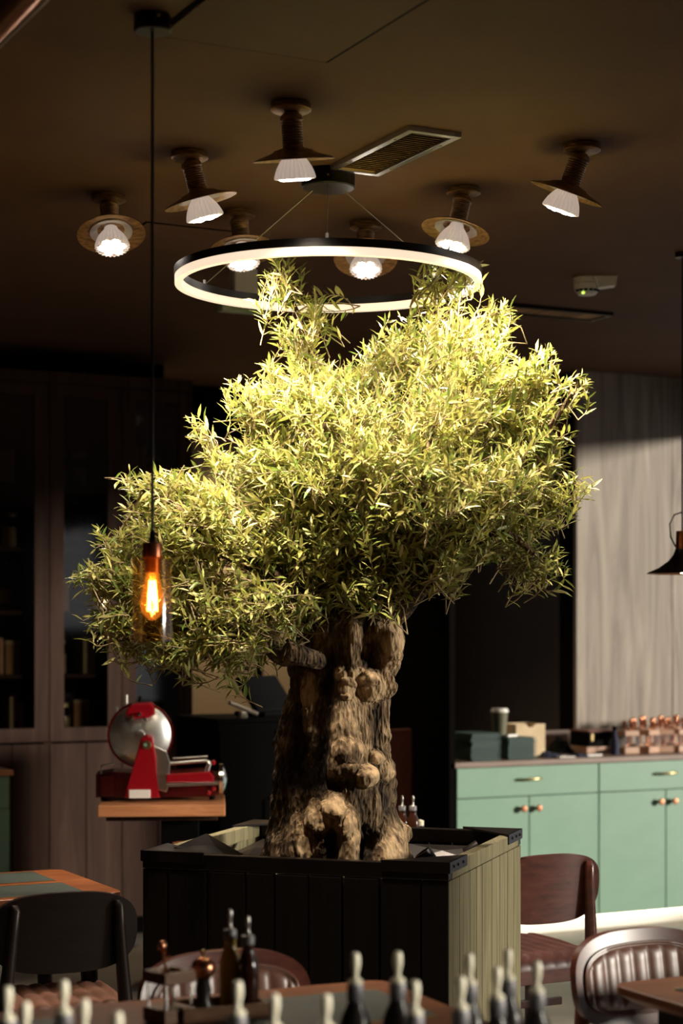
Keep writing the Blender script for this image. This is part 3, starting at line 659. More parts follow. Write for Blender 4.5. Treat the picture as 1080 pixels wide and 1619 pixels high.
limb_pts = []
for L_ in limb_px:
    P_ = [W(a, b, d) for a, b, d, r in L_]; Rr = [r for *_, r in L_]; pts, rad = [], []
    n_ = len(P_)
    for i in range(n_ - 1):
        p0_, p1_, p2_, p3_ = P_[max(i - 1, 0)], P_[i], P_[i + 1], P_[min(i + 2, n_ - 1)]
        for k in range(7):
            s = k / 7
            q_ = 0.5 * ((2 * p1_) + (p2_ - p0_) * s + (2 * p0_ - 5 * p1_ + 4 * p2_ - p3_) * s * s + (-p0_ + 3 * p1_ - 3 * p2_ + p3_) * s ** 3)
            r_ = Rr[i] * (1 - s) + Rr[i + 1] * s
            q_ += Vector((mnoise.noise(q_ * 9), mnoise.noise(q_ * 9 + Vector((5, 3, 1))), mnoise.noise(q_ * 9 + Vector((1, 8, 4))))) * min(r_ * 1.2, 0.012)
            pts.append(q_ - TB); rad.append(r_ * (1 + 0.18 * mnoise.noise(q_ * 25)))
    bm = nb(); tube(bm, pts, rad, 14); obj('branch', bm, 'bark', tree, smooth=60)
    limb_pts += [(p, r) for p, r in zip(pts, rad)]
# sawn branch stub on the left
for (a, b, d, r, dx) in [(424, 905, 5.50, .036, (-.4, -.75, .55)), (395, 955, 5.48, .030, (-.8, -.5, .1)), (452, 1030, 5.50, .030, (-.7, -.4, .2))]:
    q_ = W(a, b, d) - TB; e_ = Vector(dx).normalized()
    bm = nb(); tube(bm, [q_ - e_ * .16 + Vector((.05, .12, -.02)), q_ - e_ * .06, q_ - e_ * 0.012, q_], [r * .8, r, r * 1.12, r * .96], 18); obj('branch_stub', bm, 'bark', tree, smooth=60)
LP_ = np.array([p for p, r in limb_pts if r < 0.05])

blobs = [  # px, py, rx, ry, depth, depth radius, shoots
    (432, 432, 42, 34, 5.68, .10, 11), (495, 478, 26, 28, 5.68, .06, 6), (470, 510, 38, 40, 5.68, .08, 10), (480, 560, 34, 34, 5.70, .08, 8),
    (395, 622, 42, 30, 5.66, .10, 14), (430, 640, 50, 48, 5.70, .14, 22), (312, 680, 14, 28, 5.85, .05, 4), (340, 720, 34, 28, 5.85, .10, 9), (375, 745, 40, 28, 5.8, .10, 12),
    (216, 762, 28, 22, 5.55, .08, 8), (285, 765, 42, 32, 5.6, .14, 20), (310, 820, 78, 52, 5.60, .26, 56), (245, 840, 52, 42, 5.55, .18, 26), (178, 858, 32, 22, 5.5, .08, 9), (195, 808, 18, 8, 5.52, .05, 2),
    (138, 910, 38, 18, 5.45, .08, 9), (190, 925, 50, 28, 5.45, .1, 14), (152, 985, 28, 22, 5.4, .08, 7), (205, 985, 46, 38, 5.42, .12, 18), (280, 930, 78, 55, 5.5, .24, 48), (285, 1010, 70, 34, 5.45, .18, 32), (250, 1045, 34, 12, 5.42, .08, 7), (360, 1015, 60, 36, 5.5, .18, 24), (362, 1062, 16, 20, 5.45, .05, 5), (195, 1020, 34, 8, 5.38, .05, 4),
    (470, 600, 62, 40, 5.72, .18, 30), (500, 650, 80, 58, 5.65, .28, 60), (430, 720, 66, 58, 5.68, .26, 46), (480, 740, 96, 80, 5.60, .32, 88), (400, 830, 88, 72, 5.62, .32, 76), (470, 870, 90, 66, 5.50, .28, 66), (400, 950, 80, 46, 5.50, .24, 44), (470, 960, 54, 36, 5.42, .16, 22), (540, 840, 80, 60, 5.48, .26, 54),
    (555, 610, 66, 46, 5.72, .22, 34), (600, 570, 38, 30, 5.75, .16, 16), (640, 545, 52, 38, 5.78, .20, 26), (700, 540, 56, 42, 5.72, .22, 34), (690, 440, 26, 46, 5.70, .06, 9), (738, 425, 22, 26, 5.70, .06, 6), (712, 490, 22, 34, 5.72, .06, 6), (790, 495, 28, 22, 5.78, .08, 9), (765, 535, 44, 40, 5.78, .16, 24),
    (600, 690, 100, 84, 5.58, .36, 96), (700, 640, 100, 84, 5.62, .36, 104), (690, 760, 104, 84, 5.50, .36, 104), (640, 840, 84, 52, 5.46, .26, 52), (610, 920, 72, 32, 5.40, .16, 26), (560, 930, 60, 30, 5.40, .14, 18), (660, 905, 56, 30, 5.42, .14, 18),
    (795, 600, 60, 54, 5.70, .24, 44), (850, 590, 36, 36, 5.66, .14, 16), (914, 604, 24, 8, 5.58, .04, 4), (870, 645, 36, 26, 5.6, .1, 12), (830, 680, 52, 50, 5.62, .22, 32), (880, 705, 28, 34, 5.6, .1, 10), (800, 760, 76, 54, 5.55, .28, 54), (875, 775, 40, 30, 5.52, .12, 15), (924, 772, 22, 12, 5.5, .05, 4), (770, 840, 58, 40, 5.50, .2, 30), (840, 830, 40, 20, 5.48, .1, 9), (850, 868, 30, 10, 5.44, .05, 4), (868, 898, 30, 12, 5.42, .05, 6), (720, 880, 44, 30, 5.46, .14, 16)]
ANCH = np.array(W(575, 930, 5.72) - TB)
# leaf template: a folded, slightly arched lance blade along +x
lt = np.array([(0, 0, 0), (.28, .088, .03), (.28, 0, .0), (.28, -.088, .03), (.62, .085, .045), (.62, 0, .015), (.62, -.085, .045), (1, 0, -.03)], float)
lf = np.array([(0, 2, 1), (0, 3, 2), (1, 2, 5), (1, 5, 4), (2, 3, 6), (2, 6, 5), (4, 5, 7), (5, 6, 7)])
leafs = []; twigs = []
for (bx, by, rx, ry, d, dr_, n_) in blobs:
    if by > 820 and 440 < bx < 700: d += 0.17
    c_ = np.array(W(bx, by, d) - TB); sx, sz = rx / F * d, ry / F * d
    hub = LP_[np.argmin(((LP_ - c_) ** 2).sum(1) + 0.0)]
    if np.linalg.norm(hub - c_) > 0.03:
        mid = (hub + c_) / 2 + rng.normal(0, .012, 3); twigs.append((np.array([hub, mid, c_]), .0042, .002))
    n_ = int(n_ * 1.65)
    for k in range(n_):
        v = rng.normal(size=3); v /= np.linalg.norm(v); v *= rng.uniform(0.1, 1.25) ** 0.55
        tip = c_ + v * np.array([sx, dr_, sz])
        out = tip - ANCH; out /= np.linalg.norm(out)
        loc = v * np.array([1, 1, 1.0])
        dr = out * 0.75 + loc * 0.45 + np.array([0, 0, 0.30]) + rng.normal(0, 0.38, 3); dr /= np.linalg.norm(dr)
        Ls = rng.uniform(0.10, 0.21); base = tip - dr * Ls
        bend = rng.normal(0, 0.022, 3); 
        tt = np.linspace(0, 1, 6)[:, None]; pts = base + (tip - base) * tt + bend * (4 * tt * (1 - tt))
        twigs.append((pts, .0021, .0009))
        if rng.random() < 0.5:
            hb = c_ + (base - c_) * rng.uniform(0, .3); twigs.append((np.array([hb, (hb + base) / 2 + rng.normal(0, .01, 3), base]), .0028, .002))
        np_ = int(Ls / 0.019); s1 = rng.normal(size=3); s1 -= dr * s1.dot(dr); s1 /= np.linalg.norm(s1); s2 = np.cross(dr, s1)
        for q in range(np_ + 1):
            f = 0.18 + 0.82 * q / np_; pos = base + (tip - base) * f + bend * (4 * f * (1 - f))
            side = s1 if q % 2 else s2
            for sg in (-1, 1):
                if rng.random() < 0.10: continue
                ld = dr * rng.uniform(.45, .95) + side * sg * rng.uniform(.5, .95) + rng.normal(0, .16, 3) + np.array([0, 0, -0.08]); ld /= np.linalg.norm(ld)
                up = np.array([0, 0, 1.0]) + rng.normal(0, .55, 3) + dr * .4; up -= ld * up.dot(ld); up /= np.linalg.norm(up)
                leafs.append((pos, ld, up, rng.uniform(.030, .062) * (1.0 - 0.35 * max(0, f - .7) / .3)))
P0 = np.array([l[0] for l in leafs]); D0 = np.array([l[1] for l in leafs]); U0 = np.array([l[2] for l in leafs]); S0 = np.array([l[3] for l in leafs])
wf = rng.uniform(.8, 1.25, len(P0))
B0 = np.cross(U0, D0)
# the 300 leaves that show largest: nearest the viewer
appar = S0 / (P0[:, 1] + TD); okm = np.argsort(-(appar + 0.004 * rng.random(len(P0)) * 0)); big = set()
fr_order = np.argsort(P0[:, 1] - 6.0 * (S0 - .045)); big_idx = fr_order[:300]
mask = np.ones(len(P0), bool); mask[big_idx] = False
def leaf_verts(ii):
    return (P0[ii, None, :] + S0[ii, None, None] * (lt[None, :, 0:1] * D0[ii, None, :] + lt[None, :, 1:2] * wf[ii, None, None] * B0[ii, None, :] + lt[None, :, 2:3] * U0[ii, None, :]))
ii = np.where(mask)[0]; LV = leaf_verts(ii).reshape(-1, 3)
LF = (lf[None] + (np.arange(len(ii)) * 8)[:, None, None]).reshape(-1, 3)
fo = np_mesh('foliage', LV, LF, 'leaf', tree, True); fo['kind'] = 'stuff'
lm = np_mesh('leaf', lt, lf, 'leaf', tree, True); first = True
for i in big_idx:
    o = lm if first else lm.copy()
    if not first: COL.objects.link(o)
    first = False
    s = S0[i]
    m4 = Matrix(((D0[i, 0] * s, B0[i, 0] * s * wf[i], U0[i, 0] * s, P0[i, 0]), (D0[i, 1] * s, B0[i, 1] * s * wf[i], U0[i, 1] * s, P0[i, 1]), (D0[i, 2] * s, B0[i, 2] * s * wf[i], U0[i, 2] * s, P0[i, 2]), (0, 0, 0, 1)))
    o.matrix_basis = m4
# twigs: four-sided tapering tubes, one mesh
TV, TF, off = [], [], 0
for pts, r0, r1 in twigs:
    n_ = len(pts); tg = np.gradient(pts, axis=0); tg /= np.linalg.norm(tg, axis=1)[:, None] + 1e-9
    ref = np.array([0.2, 0.9, 0.3]); a_ = np.cross(tg, ref); a_ /= np.linalg.norm(a_, axis=1)[:, None] + 1e-9; b_ = np.cross(tg, a_)
    rr = np.linspace(r0, r1, n_)[:, None]
    ring = np.stack([pts + a_ * rr, pts + b_ * rr, pts - a_ * rr, pts - b_ * rr], 1); TV.append(ring.reshape(-1, 3))
    for i in range(n_ - 1):
        for k in range(4): TF.append((off + i * 4 + k, off + i * 4 + (k + 1) % 4, off + i * 4 + 4 + (k + 1) % 4, off + i * 4 + 4 + k))
    off += n_ * 4
tw = np_mesh('twigs', np.concatenate(TV), np.array(TF), 'twig', tree); tw['kind'] = 'stuff'
# ------------------------------------------------------------------ green sideboards with one worktop
VC = 7.866; UC0 = u_at(722, VC); UC1 = u_at(947, VC); UC2 = 2 * UC1 - UC0; UC3 = UR - 0.02
ZT, ZB = 0.875, 0.085
def sideboard(name, label, u0, u1, v, zt=ZT, rz=RA, origin=None, dd=0.55, doors=2):
    w = u1 - u0; o = origin if origin is not None else UV((u0 + u1) / 2, v, 0)
    t = thing(name, label, 'sideboard', o, rz)
    zdr = zt - 0.155
    pbox('carcass', 'green', t, (0, 0.02 + dd / 2, (zt + ZB) / 2), (w - 0.004, dd - 0.02, zt - ZB), 0.002)
    pbox('plinth', 'white', t, (0, 0.06 + dd / 2, ZB / 2), (w - 0.004, dd - 0.08, ZB), 0)
    pbox('plinth_light', 'plinthglow', t, (0, 0.055, ZB - 0.008), (w - 0.02, 0.012, 0.008), 0)
    d = pbox('drawer', 'green', t, (0, 0.011, (zt + zdr) / 2), (w - 0.007, 0.022, zt - zdr - 0.006), 0.002)
    bm = nb(); zc = (zt + zdr) / 2 + 0.01
    tube(bm, [(-0.062, 0, zc), (-0.060, -0.020, zc), (-0.045, -0.027, zc), (0, -0.030, zc), (0.045, -0.027, zc), (0.060, -0.020, zc), (0.062, 0, zc)], [.006, .006, .0055, .007, .0055, .006, .006], 10); obj('handle', bm, 'brass', d, smooth=60)
    for s in (-1, 1):
        dw = w / 2
        dr_ = pbox('door', 'green', t, (s * dw / 2, 0.011, (zdr + ZB) / 2), (dw - 0.006, 0.022, zdr - ZB - 0.004), 0.002)
        bm = nb(); lathe(bm, [(0, 0), (0.008, 0), (0.007, 0.014), (0.016, 0.018), (0.018, 0.026), (0.014, 0.031), (0, 0.032)], 20, T(s * 0.045, 0, zdr - 0.062) @ RX(math.pi / 2)); obj('knob', bm, 'copper', dr_, smooth=40)
    return t
sideboard('sideboard', 'sage green sideboard unit at the counter\'s free end, under the menu stacks', UC0, UC1 - 0.001, VC)
sideboard('sideboard', 'sage green sideboard unit under the copper shakers, cut by the right edge', UC1 + 0.001, UC2, VC)
bm = nb(); box(bm, ((UC0 + UC3) / 2 - 0.01, VC + 0.285, ZT + 0.0145), (UC3 - UC0 + 0.02, 0.61, 0.027), None, 0.003)
tag(obj('worktop', bm, 'worktop', None, (0, 0, 0), RA), 'brown wood worktop running over the sage green sideboards', 'worktop')
ZW = ZT + 0.028
uu0 = u_at(845, VC + 0.57)
bm = nb(); box(bm, ((uu0 + uw0) / 2, VC + 0.572, ZW + 0.055), (uw0 - uu0 - 0.002, 0.02, 0.11), None, 0.003)
tag(obj('worktop_upstand', bm, 'worktop', None, (0, 0, 0), RA), 'low brown upstand board along the rear edge of the worktop', 'upstand')

# second green sideboard at the left edge of the picture
q = onz(16, 1216, 0.905)
lr = Vector((q.x, q.y, 0)) - UV(0.49, 0, 0)
sideboard('sideboard', 'dark shaded green sideboard at the left edge below the bookcase', 0, 0.98, 0, origin=lr, dd=0.34)
t = tag(pbox('worktop', 'copperwood', None, (0, 0, 0), (1.0, 0.38, 0.026), 0.003), 'copper brown top on the green sideboard at the left edge', 'worktop'); t.location = lr + UV(0, 0.165, ZT + 0.0145); t.rotation_euler = (0, 0, RA)

# ------------------------------------------------------------------ things on the worktop
def on_top(px, vo, z=ZW): return UV(u_at(px, VC + vo), VC + vo, z)
bmx = nb(); box(bmx, (0, 0, 0.006), (0.165, 0.22, 0.0125), None, 0.002); menu0 = None
def menu_stack(px, vo, n, which):
    base = on_top(px, vo)
    for k in range(n):
        c_ = rnd.uniform(-.003, .003)
        pos = base + UV(c_, rnd.uniform(-.004, .004), k * 0.0139 + 0.0005)
        o_ = 'topmost' if k == n - 1 else ('lowest' if k == 0 else ['second', 'third', 'fourth', 'fifth', 'sixth', 'seventh', 'eighth', 'ninth'][k - 1] + ' from below')
        t = thing('menu_booklet', 'dark green menu booklet, %s in the %s' % (o_, which), 'menu', pos, RA + rnd.uniform(-.02, .02), 'dark green menu booklets on the worktop')
        pbox('cover', 'menu', t, (0, 0, 0.0012), (0.172, 0.225, 0.0022), 0.0006); pbox('cover', 'menu', t, (0, 0, 0.0122), (0.172, 0.225, 0.0022), 0.0006)
        pbox('pages', 'menudark', t, (0.001, 0.001, 0.0067), (0.150, 0.200, 0.0088), 0)
        pbox('spine', 'menu', t, (-0.080, 0, 0.0067), (0.0025, 0.215, 0.0088), 0.0006)
menu_stack(751, 0.14, 10, 'stack at the worktop end')
menu_stack(808, 0.16, 8, 'stack beside the pale box')
# pale notched wooden box, tilted olive tumbler with white lid, white slip
p = on_top(826, 0.36)
t = thing('napkin_box', 'pale wooden box with a notched front behind the menu stacks', 'box', p, RA)
bm = nb(); poly = [(-0.09, 0), (0.09, 0), (0.09, 0.165), (0.03, 0.165), (0.012, 0.148), (-0.012, 0.148), (-0.03, 0.165), (-0.09, 0.165)]
prism(bm, poly, -0.006, 0.006, T(0, -0.075, 0) @ RX(math.pi / 2)); obj('front_panel', bm, 'palewood', t)
pbox('back_panel', 'palewood', t, (0, 0.075, 0.083), (0.18, 0.012, 0.165))
for s in (-1, 1): pbox('side_panel', 'palewood', t, (s * 0.084, 0, 0.083), (0.012, 0.136, 0.165))
pbox('bottom_panel', 'palewood', t, (0, 0, 0.008), (0.15, 0.13, 0.012))
p = on_top(787, 0.16, ZW + 10 * 0.0139 + 0.002)
p = on_top(790, 0.16, ZW + 8 * 0.0139 + 0.004)
t = thing('paper_cup', 'dark olive cup with white lid on the menu stack', 'cup', p, RA)
A = T(0.0, 0, 0.0)
bm = nb(); lathe(bm, [(0, 0), (0.033, 0.0), (0.043, 0.125), (0, 0.125)], 28); obj('cup_body', bm, 'olive', t, smooth=35)
bm = nb(); lathe(bm, [(0.043, 0.122), (0.046, 0.124), (0.046, 0.130), (0.042, 0.134), (0.040, 0.142), (0, 0.142)], 28); obj('lid', bm, 'white', t, smooth=35)
p = on_top(808, 0.10, ZW + 8 * 0.0139 + 0.003)
tag(pbox('white_packet', 'white', None, (0, 0, 0), (0.07, 0.03, 0.012), 0.003), 'small white packet lying on the menu stack', 'packet'); o = bpy.data.objects['white_packet']; o.location = p + Vector((0, 0, .006)); o.rotation_euler = (0, 0, RA + .2)
# dark bag, navy cloths, spectacles case and flat tray
def cloth(px, vo, w, d, h, m, label, name, cat, seed, tilt=0.0):
    p = on_top(px, vo); bm = nb(); n = 18; g = [[None] * (n + 1) for _ in range(n + 1)]
    for i in range(n + 1):
        for j in range(n + 1):
            x, y = i / n * 2 - 1, j / n * 2 - 1; e_ = max(0, 1 - abs(x) ** 3) * max(0, 1 - abs(y) ** 3)
            z = h * e_ * (0.65 + 0.5 * mnoise.noise(Vector((x * 2 + seed, y * 2, seed)))) + tilt * x * e_
            g[i][j] = bm.verts.new((x * w / 2, y * d / 2, max(0.001, z)))
    fs = [bm.faces.new((g[i][j], g[i + 1][j], g[i + 1][j + 1], g[i][j + 1])) for i in range(n) for j in range(n)]
    edge = [g[i][0] for i in range(n + 1)] + [g[n][j] for j in range(1, n + 1)] + [g[i][n] for i in range(n - 1, -1, -1)] + [g[0][j] for j in range(n - 1, 0, -1)]
    lo_ = [bm.verts.new((v.co.x, v.co.y, 0)) for v in edge]
    for i in range(len(edge)):
        j = (i + 1) % len(edge); bm.faces.new((edge[i], edge[j], lo_[j], lo_[i]))
    bm.faces.new(lo_)
    return tag(obj(name, bm, m, None, p, RA, smooth=60), label, cat)
cloth(868, 0.12, 0.12, 0.12, 0.035, 'navy', 'crumpled navy cloth on the worktop right of the pale box', 'folded_cloth', 'cloth', 2.0)
cloth(886, 0.36, 0.13, 0.14, 0.11, 'black', 'dark bundled bag on the worktop behind the navy cloth', 'dark_bag', 'bag', 5.0)
cloth(914, 0.10, 0.10, 0.10, 0.022, 'navy', 'flat navy pouch at the worktop\'s front edge beside the white pens', 'cloth_pouch', 'pouch', 9.0)
for k, (px, vo, a) in enumerate([(889, 0.06, 0.7), (895, 0.03, -0.2), (940, 0.08, 0.1)]):
    t = thing('white_pen', ['white pen crossing another pen on the worktop', 'white pen lying crosswise in front of the pouch', 'white pen lying alone right of the navy pouch'][k], 'pen', on_top(px, vo, ZW + 0.005), RA + a, 'white pens')
    bm = nb(); tube(bm, [(-0.05, 0, 0), (0.04, 0, 0), (0.055, 0, 0)], [.005, .005, .002], 10); obj('barrel', bm, 'white', t, smooth=40)
    bm = nb(); tube(bm, [(-0.045, 0, 0.006), (-0.015, 0, 0.006)], .0014, 6); obj('clip', bm, 'steel', t)
p = on_top(938, 0.36)
t = thing('serving_tray', 'black lidded tray box with brown base on the worktop', 'tray', p, RA)
pbox('tray_base', 'caddypale', t, (0, 0, 0.018), (0.22, 0.2, 0.034)); pbox('tray_box', 'black', t, (0.01, 0, 0.075), (0.20, 0.18, 0.078)); pbox('tray_lid', 'redbrown', t, (0.01, 0, 0.118), (0.21, 0.19, 0.008)); pbox('brass_clip', 'brass', t, (-0.07, -0.092, 0.085), (0.018, 0.006, 0.04))
p = on_top(972, 0.14)
t = thing('dark_bottle', 'small dark blue bottle standing between tray and shaker caddies', 'bottle', p, RA)
bm = nb(); lathe(bm, [(0, 0), (0.024, 0), (0.025, 0.07), (0.012, 0.10), (0.011, 0.135), (0, 0.135)], 20); obj('bottle_body', bm, 'navy', t, smooth=40)
bm = nb(); lathe(bm, [(0.014, 0.13), (0.014, 0.15), (0, 0.152)], 16); obj('cap', bm, 'black', t, smooth=40)

# ------------------------------------------------------------------ caddies with copper tongs (built once, then copied)
def build_caddy(wm, label, tongs):
    t = thing('condiment_caddy', label, 'caddy', (0, 0, 0), 0, 'wooden condiment caddies')
    bm = nb(); prism(bm, [(-.045, -.045), (.045, -.045), (.045, .045), (-.045, .045)], 0, 0.034, None, 0.003); obj('base_block', bm, wm, t)
    bm = nb()
    for c, s in (((0, -.037, .108), (.09, .016, .028)), ((0, .037, .108), (.09, .016, .028)), ((-.037, 0, .108), (.016, .058, .028)), ((.037, 0, .108), (.016, .058, .028))): box(bm, c, s, None, 0.002)
    obj('top_frame', bm, wm, t)
    for sx in (-1, 1):
        for sy in (-1, 1):
            bm = nb(); tube(bm, [(sx * .036, sy * .036, .034), (sx * .036, sy * .036, .095)], .0035, 8); obj('rod', bm, 'chrome', t, smooth=40)
    r = random.Random(tongs)
    for k in range(tongs):
        x, y = r.uniform(-.018, .018), r.uniform(-.018, .018); e_ = Vector((r.uniform(-.045, .045), r.uniform(-.03, .03), .172 + r.uniform(-.012, .02)))
        bm = nb(); st = Vector((x * .7, y * .7, .036)); tube(bm, [st, st.lerp(e_, .5), e_], [.003, .0035, .0045], 8); h_ = obj('utensil', bm, 'copper', t, smooth=60)
        bm = nb(); lathe(bm, [(0, -.012), (.008, -.009), (.0115, 0), (.008, .009), (0, .012)], 14, T(*e_)); obj('handle_tip', bm, 'copper', h_, smooth=60)
        bm = nb(); lathe(bm, [(.010, -.004), (.0135, 0), (.010, .004)], 14, T(*(e_ - Vector((0, .012, .02)))) @ RX(.9)); obj('finger_ring', bm, 'copper', h_, smooth=60)
    return t
cd0 = build_caddy('caddypale', 'pale wooden caddy of copper utensils next to the dark bottle', 7)
spots_c = [(992, .20), (1024, .20), (1048, .21), (1074, .20), (1100, .20)]
names_c = ['pale wooden caddy of copper utensils next to the dark bottle', 'pale wooden caddy of copper utensils, second from the dark bottle', 'pale wooden caddy of copper utensils, third from the dark bottle', 'pale wooden caddy of copper utensils cut by the right edge', 'pale wooden caddy of copper utensils beyond the right edge']
for k, (px, vo) in enumerate(spots_c[:4]):
    (dup(cd0, on_top(px, vo), RA + (0, .3, -.2, .15)[k], names_c[k]) if k else None)
cd0.location = on_top(*spots_c[0]); cd0.rotation_euler = (0, 0, RA)
for k, px in enumerate((1008, 1036, 1062)):
    dup(cd0, on_top(px, .40), RA + .2 * k, 'pale wooden caddy in the rear row, ' + ('first', 'second', 'third')[k] + ' from the dark bottle')

# ------------------------------------------------------------------ bookcase of glazed cabinets
zc1, zc0 = 2.80, 1.00
edges = [u_at(78, VB) - (u_at(193, VB) - u_at(78, VB)), u_at(78, VB), u_at(193, VB), u_at(305, VB)]
names_b = ['tall smoked wood cabinet bay with glazed door cut by the left edge', 'tall smoked wood cabinet bay with glazed door, second from the left edge', 'tall smoked wood cabinet bay with glazed door behind the pendant cord']
shelf_z = [1.02, 1.34, 1.66, 1.98, 2.30]
jar_proto = []
for i in range(3):
    u0, u1 = edges[i], edges[i + 1]; w = u1 - u0; uc = (u0 + u1) / 2
    t = thing('glazed_cabinet', names_b[i], 'cabinet', UV(uc, VB, 0), RA, 'glazed cabinet bays')
    dp = 0.36
    for s in (-1, 1): pbox('side_panel', 'brownwood', t, (s * (w / 2 - 0.010), dp / 2 + 0.024, 1.42), (0.018, dp, 2.82), 0)
    pbox('back_panel', 'dark_wall', t, (0, dp + 0.02, 1.42), (w - 0.04, 0.01, 2.8), 0)
    pbox('cornice', 'brownwood', t, (0, 0.012, 2.835), (w - 0.002, 0.024, 0.06), 0.002)
    pbox('top_panel', 'brownwood', t, (0, dp / 2 + 0.024, 2.855), (w - 0.002, dp, 0.02), 0)
    for z in shelf_z: pbox('shelf', 'brownwood', t, (0, dp / 2 + 0.03, z - 0.011), (w - 0.042, dp - 0.03, 0.02), 0)
    d = bpy.data.objects.new('door', None); COL.objects.link(d); d.parent = t
    sw = 0.075; zt_, zb_ = zc1, zc0
    for s in (-1, 1): pbox('stile', 'brownwood', d, (s * (w / 2 - sw / 2 - 0.002), 0.011, (zt_ + zb_) / 2), (sw, 0.022, zt_ - zb_), 0.003)
    for z, hh in ((zb_ + 0.035, 0.07), (zt_ - 0.03, 0.06)): pbox('rail', 'brownwood', d, (0, 0.011, z), (w - 2 * sw - 0.004, 0.022, hh), 0.003)
    if i == 2: pbox('rail', 'brownwood', d, (0, 0.011, 2.37), (w - 2 * sw - 0.004, 0.022, 0.07), 0.003)
    pbox('pane', 'dimglass', d, (0, 0.012, (zt_ + zb_) / 2), (w - 2 * sw, 0.004, zt_ - zb_ - 0.12), 0)
    for s in (-1, 1):
        ld = pbox('lower_door', 'brownwood', t, (s * w / 4, 0.011, 0.54), (w / 2 - 0.005, 0.022, 0.90), 0.003)
    pbox('plinth', 'dark_wall', t, (0, 0.05, 0.04), (w - 0.002, 0.03, 0.08), 0)
    # jars, boxes and books on the shelves
    r = random.Random(20 + i)
    for k, z in enumerate(shelf_z):
        x = -w / 2 + 0.10; q_ = 0
        while x < w / 2 - 0.10:
            vloc = UV(uc + x, VB + 0.10 + r.uniform(0, .06), z)
            kind = ['jar', 'book', 'jar', 'box', 'bottle'][(k + (i if k else 0)) % 5] if q_ == 0 else r.choice(['jar', 'book', 'box', 'bottle'])
            side = ('first', 'second', 'third', 'fourth', 'fifth', 'sixth', 'seventh')[q_]; row = ('lowest', 'second lowest', 'middle', 'second highest', 'highest')[k]; bay = ('left edge cabinet', 'second cabinet bay', 'bay behind the pendant cord')[i]
            if kind == 'jar':
                jr = thing('storage_jar', 'glass storage jar, %s item, %s shelf, %s' % (side, row, bay), 'jar', vloc, RA, 'jars in the glazed cabinets')
                bm = nb(); lathe(bm, [(0, 0.002), (0.040, 0.002), (0.040, 0.10), (0, 0.10)], 20); obj('contents', bm, 'jarfill', jr, smooth=40)
                bm = nb(); lathe(bm, [(0.042, 0), (0.044, 0.004), (0.044, 0.125), (0.034, 0.145), (0.034, 0.155)], 24); obj('glass_body', bm, 'clear', jr, smooth=40)
                bm = nb(); lathe(bm, [(0, 0.175), (0.034, 0.173), (0.037, 0.168), (0.037, 0.150), (0.034, 0.150)], 24); obj('lid', bm, 'jarlid', jr, smooth=40); x += 0.105
            elif kind == 'bottle':
                jr = thing('liqueur_bottle', 'dark bottle, %s item, %s shelf, %s' % (side, row, bay), 'bottle', vloc, RA, 'bottles in the glazed cabinets')
                bm = nb(); lathe(bm, [(0, 0), (0.034, 0.002), (0.036, 0.01), (0.036, 0.14), (0.028, 0.165), (0.012, 0.185), (0.012, 0.235), (0, 0.235)], 20); obj('glass_body', bm, 'winebottle', jr, smooth=50)
                bm = nb(); lathe(bm, [(0.0367, 0.04), (0.0367, 0.11)], 20); obj('label', bm, 'boxgold', jr, smooth=50)
                bm = nb(); lathe(bm, [(0.014, 0.228), (0.014, 0.25), (0, 0.252)], 14); obj('cap', bm, 'redbrown', jr, smooth=50); x += 0.09
            elif kind == 'book':
                for b_ in range(3):
                    if x > w / 2 - 0.09: break
                    wd = r.uniform(.016, .026); x += wd / 2; hb_ = r.uniform(.17, .23)
                    bk = thing('book', '%s book of the %s group, %s shelf, %s' % (('first', 'second', 'third')[b_], side, row, bay), 'book', UV(uc + x, VB + 0.15, z), RA, 'books in the glazed cabinets')
                    pbox('cover', ('bookcream', 'boxgold', 'caddypale')[b_ % 3], bk, (0, -.0, hb_ / 2), (wd, .15, hb_), .002); pbox('pages', 'menupaper', bk, (0, .002, hb_ / 2 + .001), (wd - .005, .150, hb_ - .002), 0); x += wd / 2 + .003
                x += 0.05
            else:
                hb_ = r.uniform(.12, .22)
                bx = thing('tea_box', 'amber paper box, %s item, %s shelf, %s' % (side, row, bay), 'box', vloc, RA, 'boxes in the glazed cabinets')
                pbox('carton', r.choice(['boxgold', 'bookcream', 'redbrown']), bx, (0, 0, hb_ / 2), (.08, .08, hb_), .002); pbox('carton_lid', 'bookcream', bx, (0, 0, hb_ + .008), (.083, .083, .018), .002); x += 0.115
            q_ += 1
            if q_ > 3: break

# ------------------------------------------------------------------ meat slicer on its stand
SD = 7.25; zs = H - (1271 - HOR) / F * SD
sp = W(256, 1271, SD)
t = thing('slicer_stand', 'narrow stand with orange brown edged top carrying the red slicer', 'stand', (sp.x, sp.y, 0), math.radians(4))
pbox('stand_top', 'copperwood', t, (0, 0.20, zs - 0.025), (0.50, 0.46, 0.046), 0.004)
pbox('under_rail', 'brownwood', t, (0.0, 0.20, zs - 0.058), (0.44, 0.38, 0.02), 0.002)
pbox('column', 'black', t, (0.07, 0.20, (zs - 0.07) / 2 + 0.02), (0.15, 0.2, zs - 0.10), 0.004)
pbox('foot_plate', 'black', t, (0.04, 0.20, 0.012), (0.40, 0.36, 0.022), 0.004)
zs += -0.001
t = thing('meat_slicer', 'red enamel hand slicer with round chrome blade', 'slicer', (sp.x, sp.y, zs), math.radians(4))
k_ = SD / F
def sx_(px): return (px - 256) * k_
def sz_(py): return (1271 - py) * k_
def sprism(name, m, pts, y0, y1, bev=0.004, par=t):
    bm = nb(); prism(bm, [(sx_(a), sz_(b)) for a, b in pts], -y1, -y0, RX(math.pi / 2), bev); return obj(name, bm, m, par)
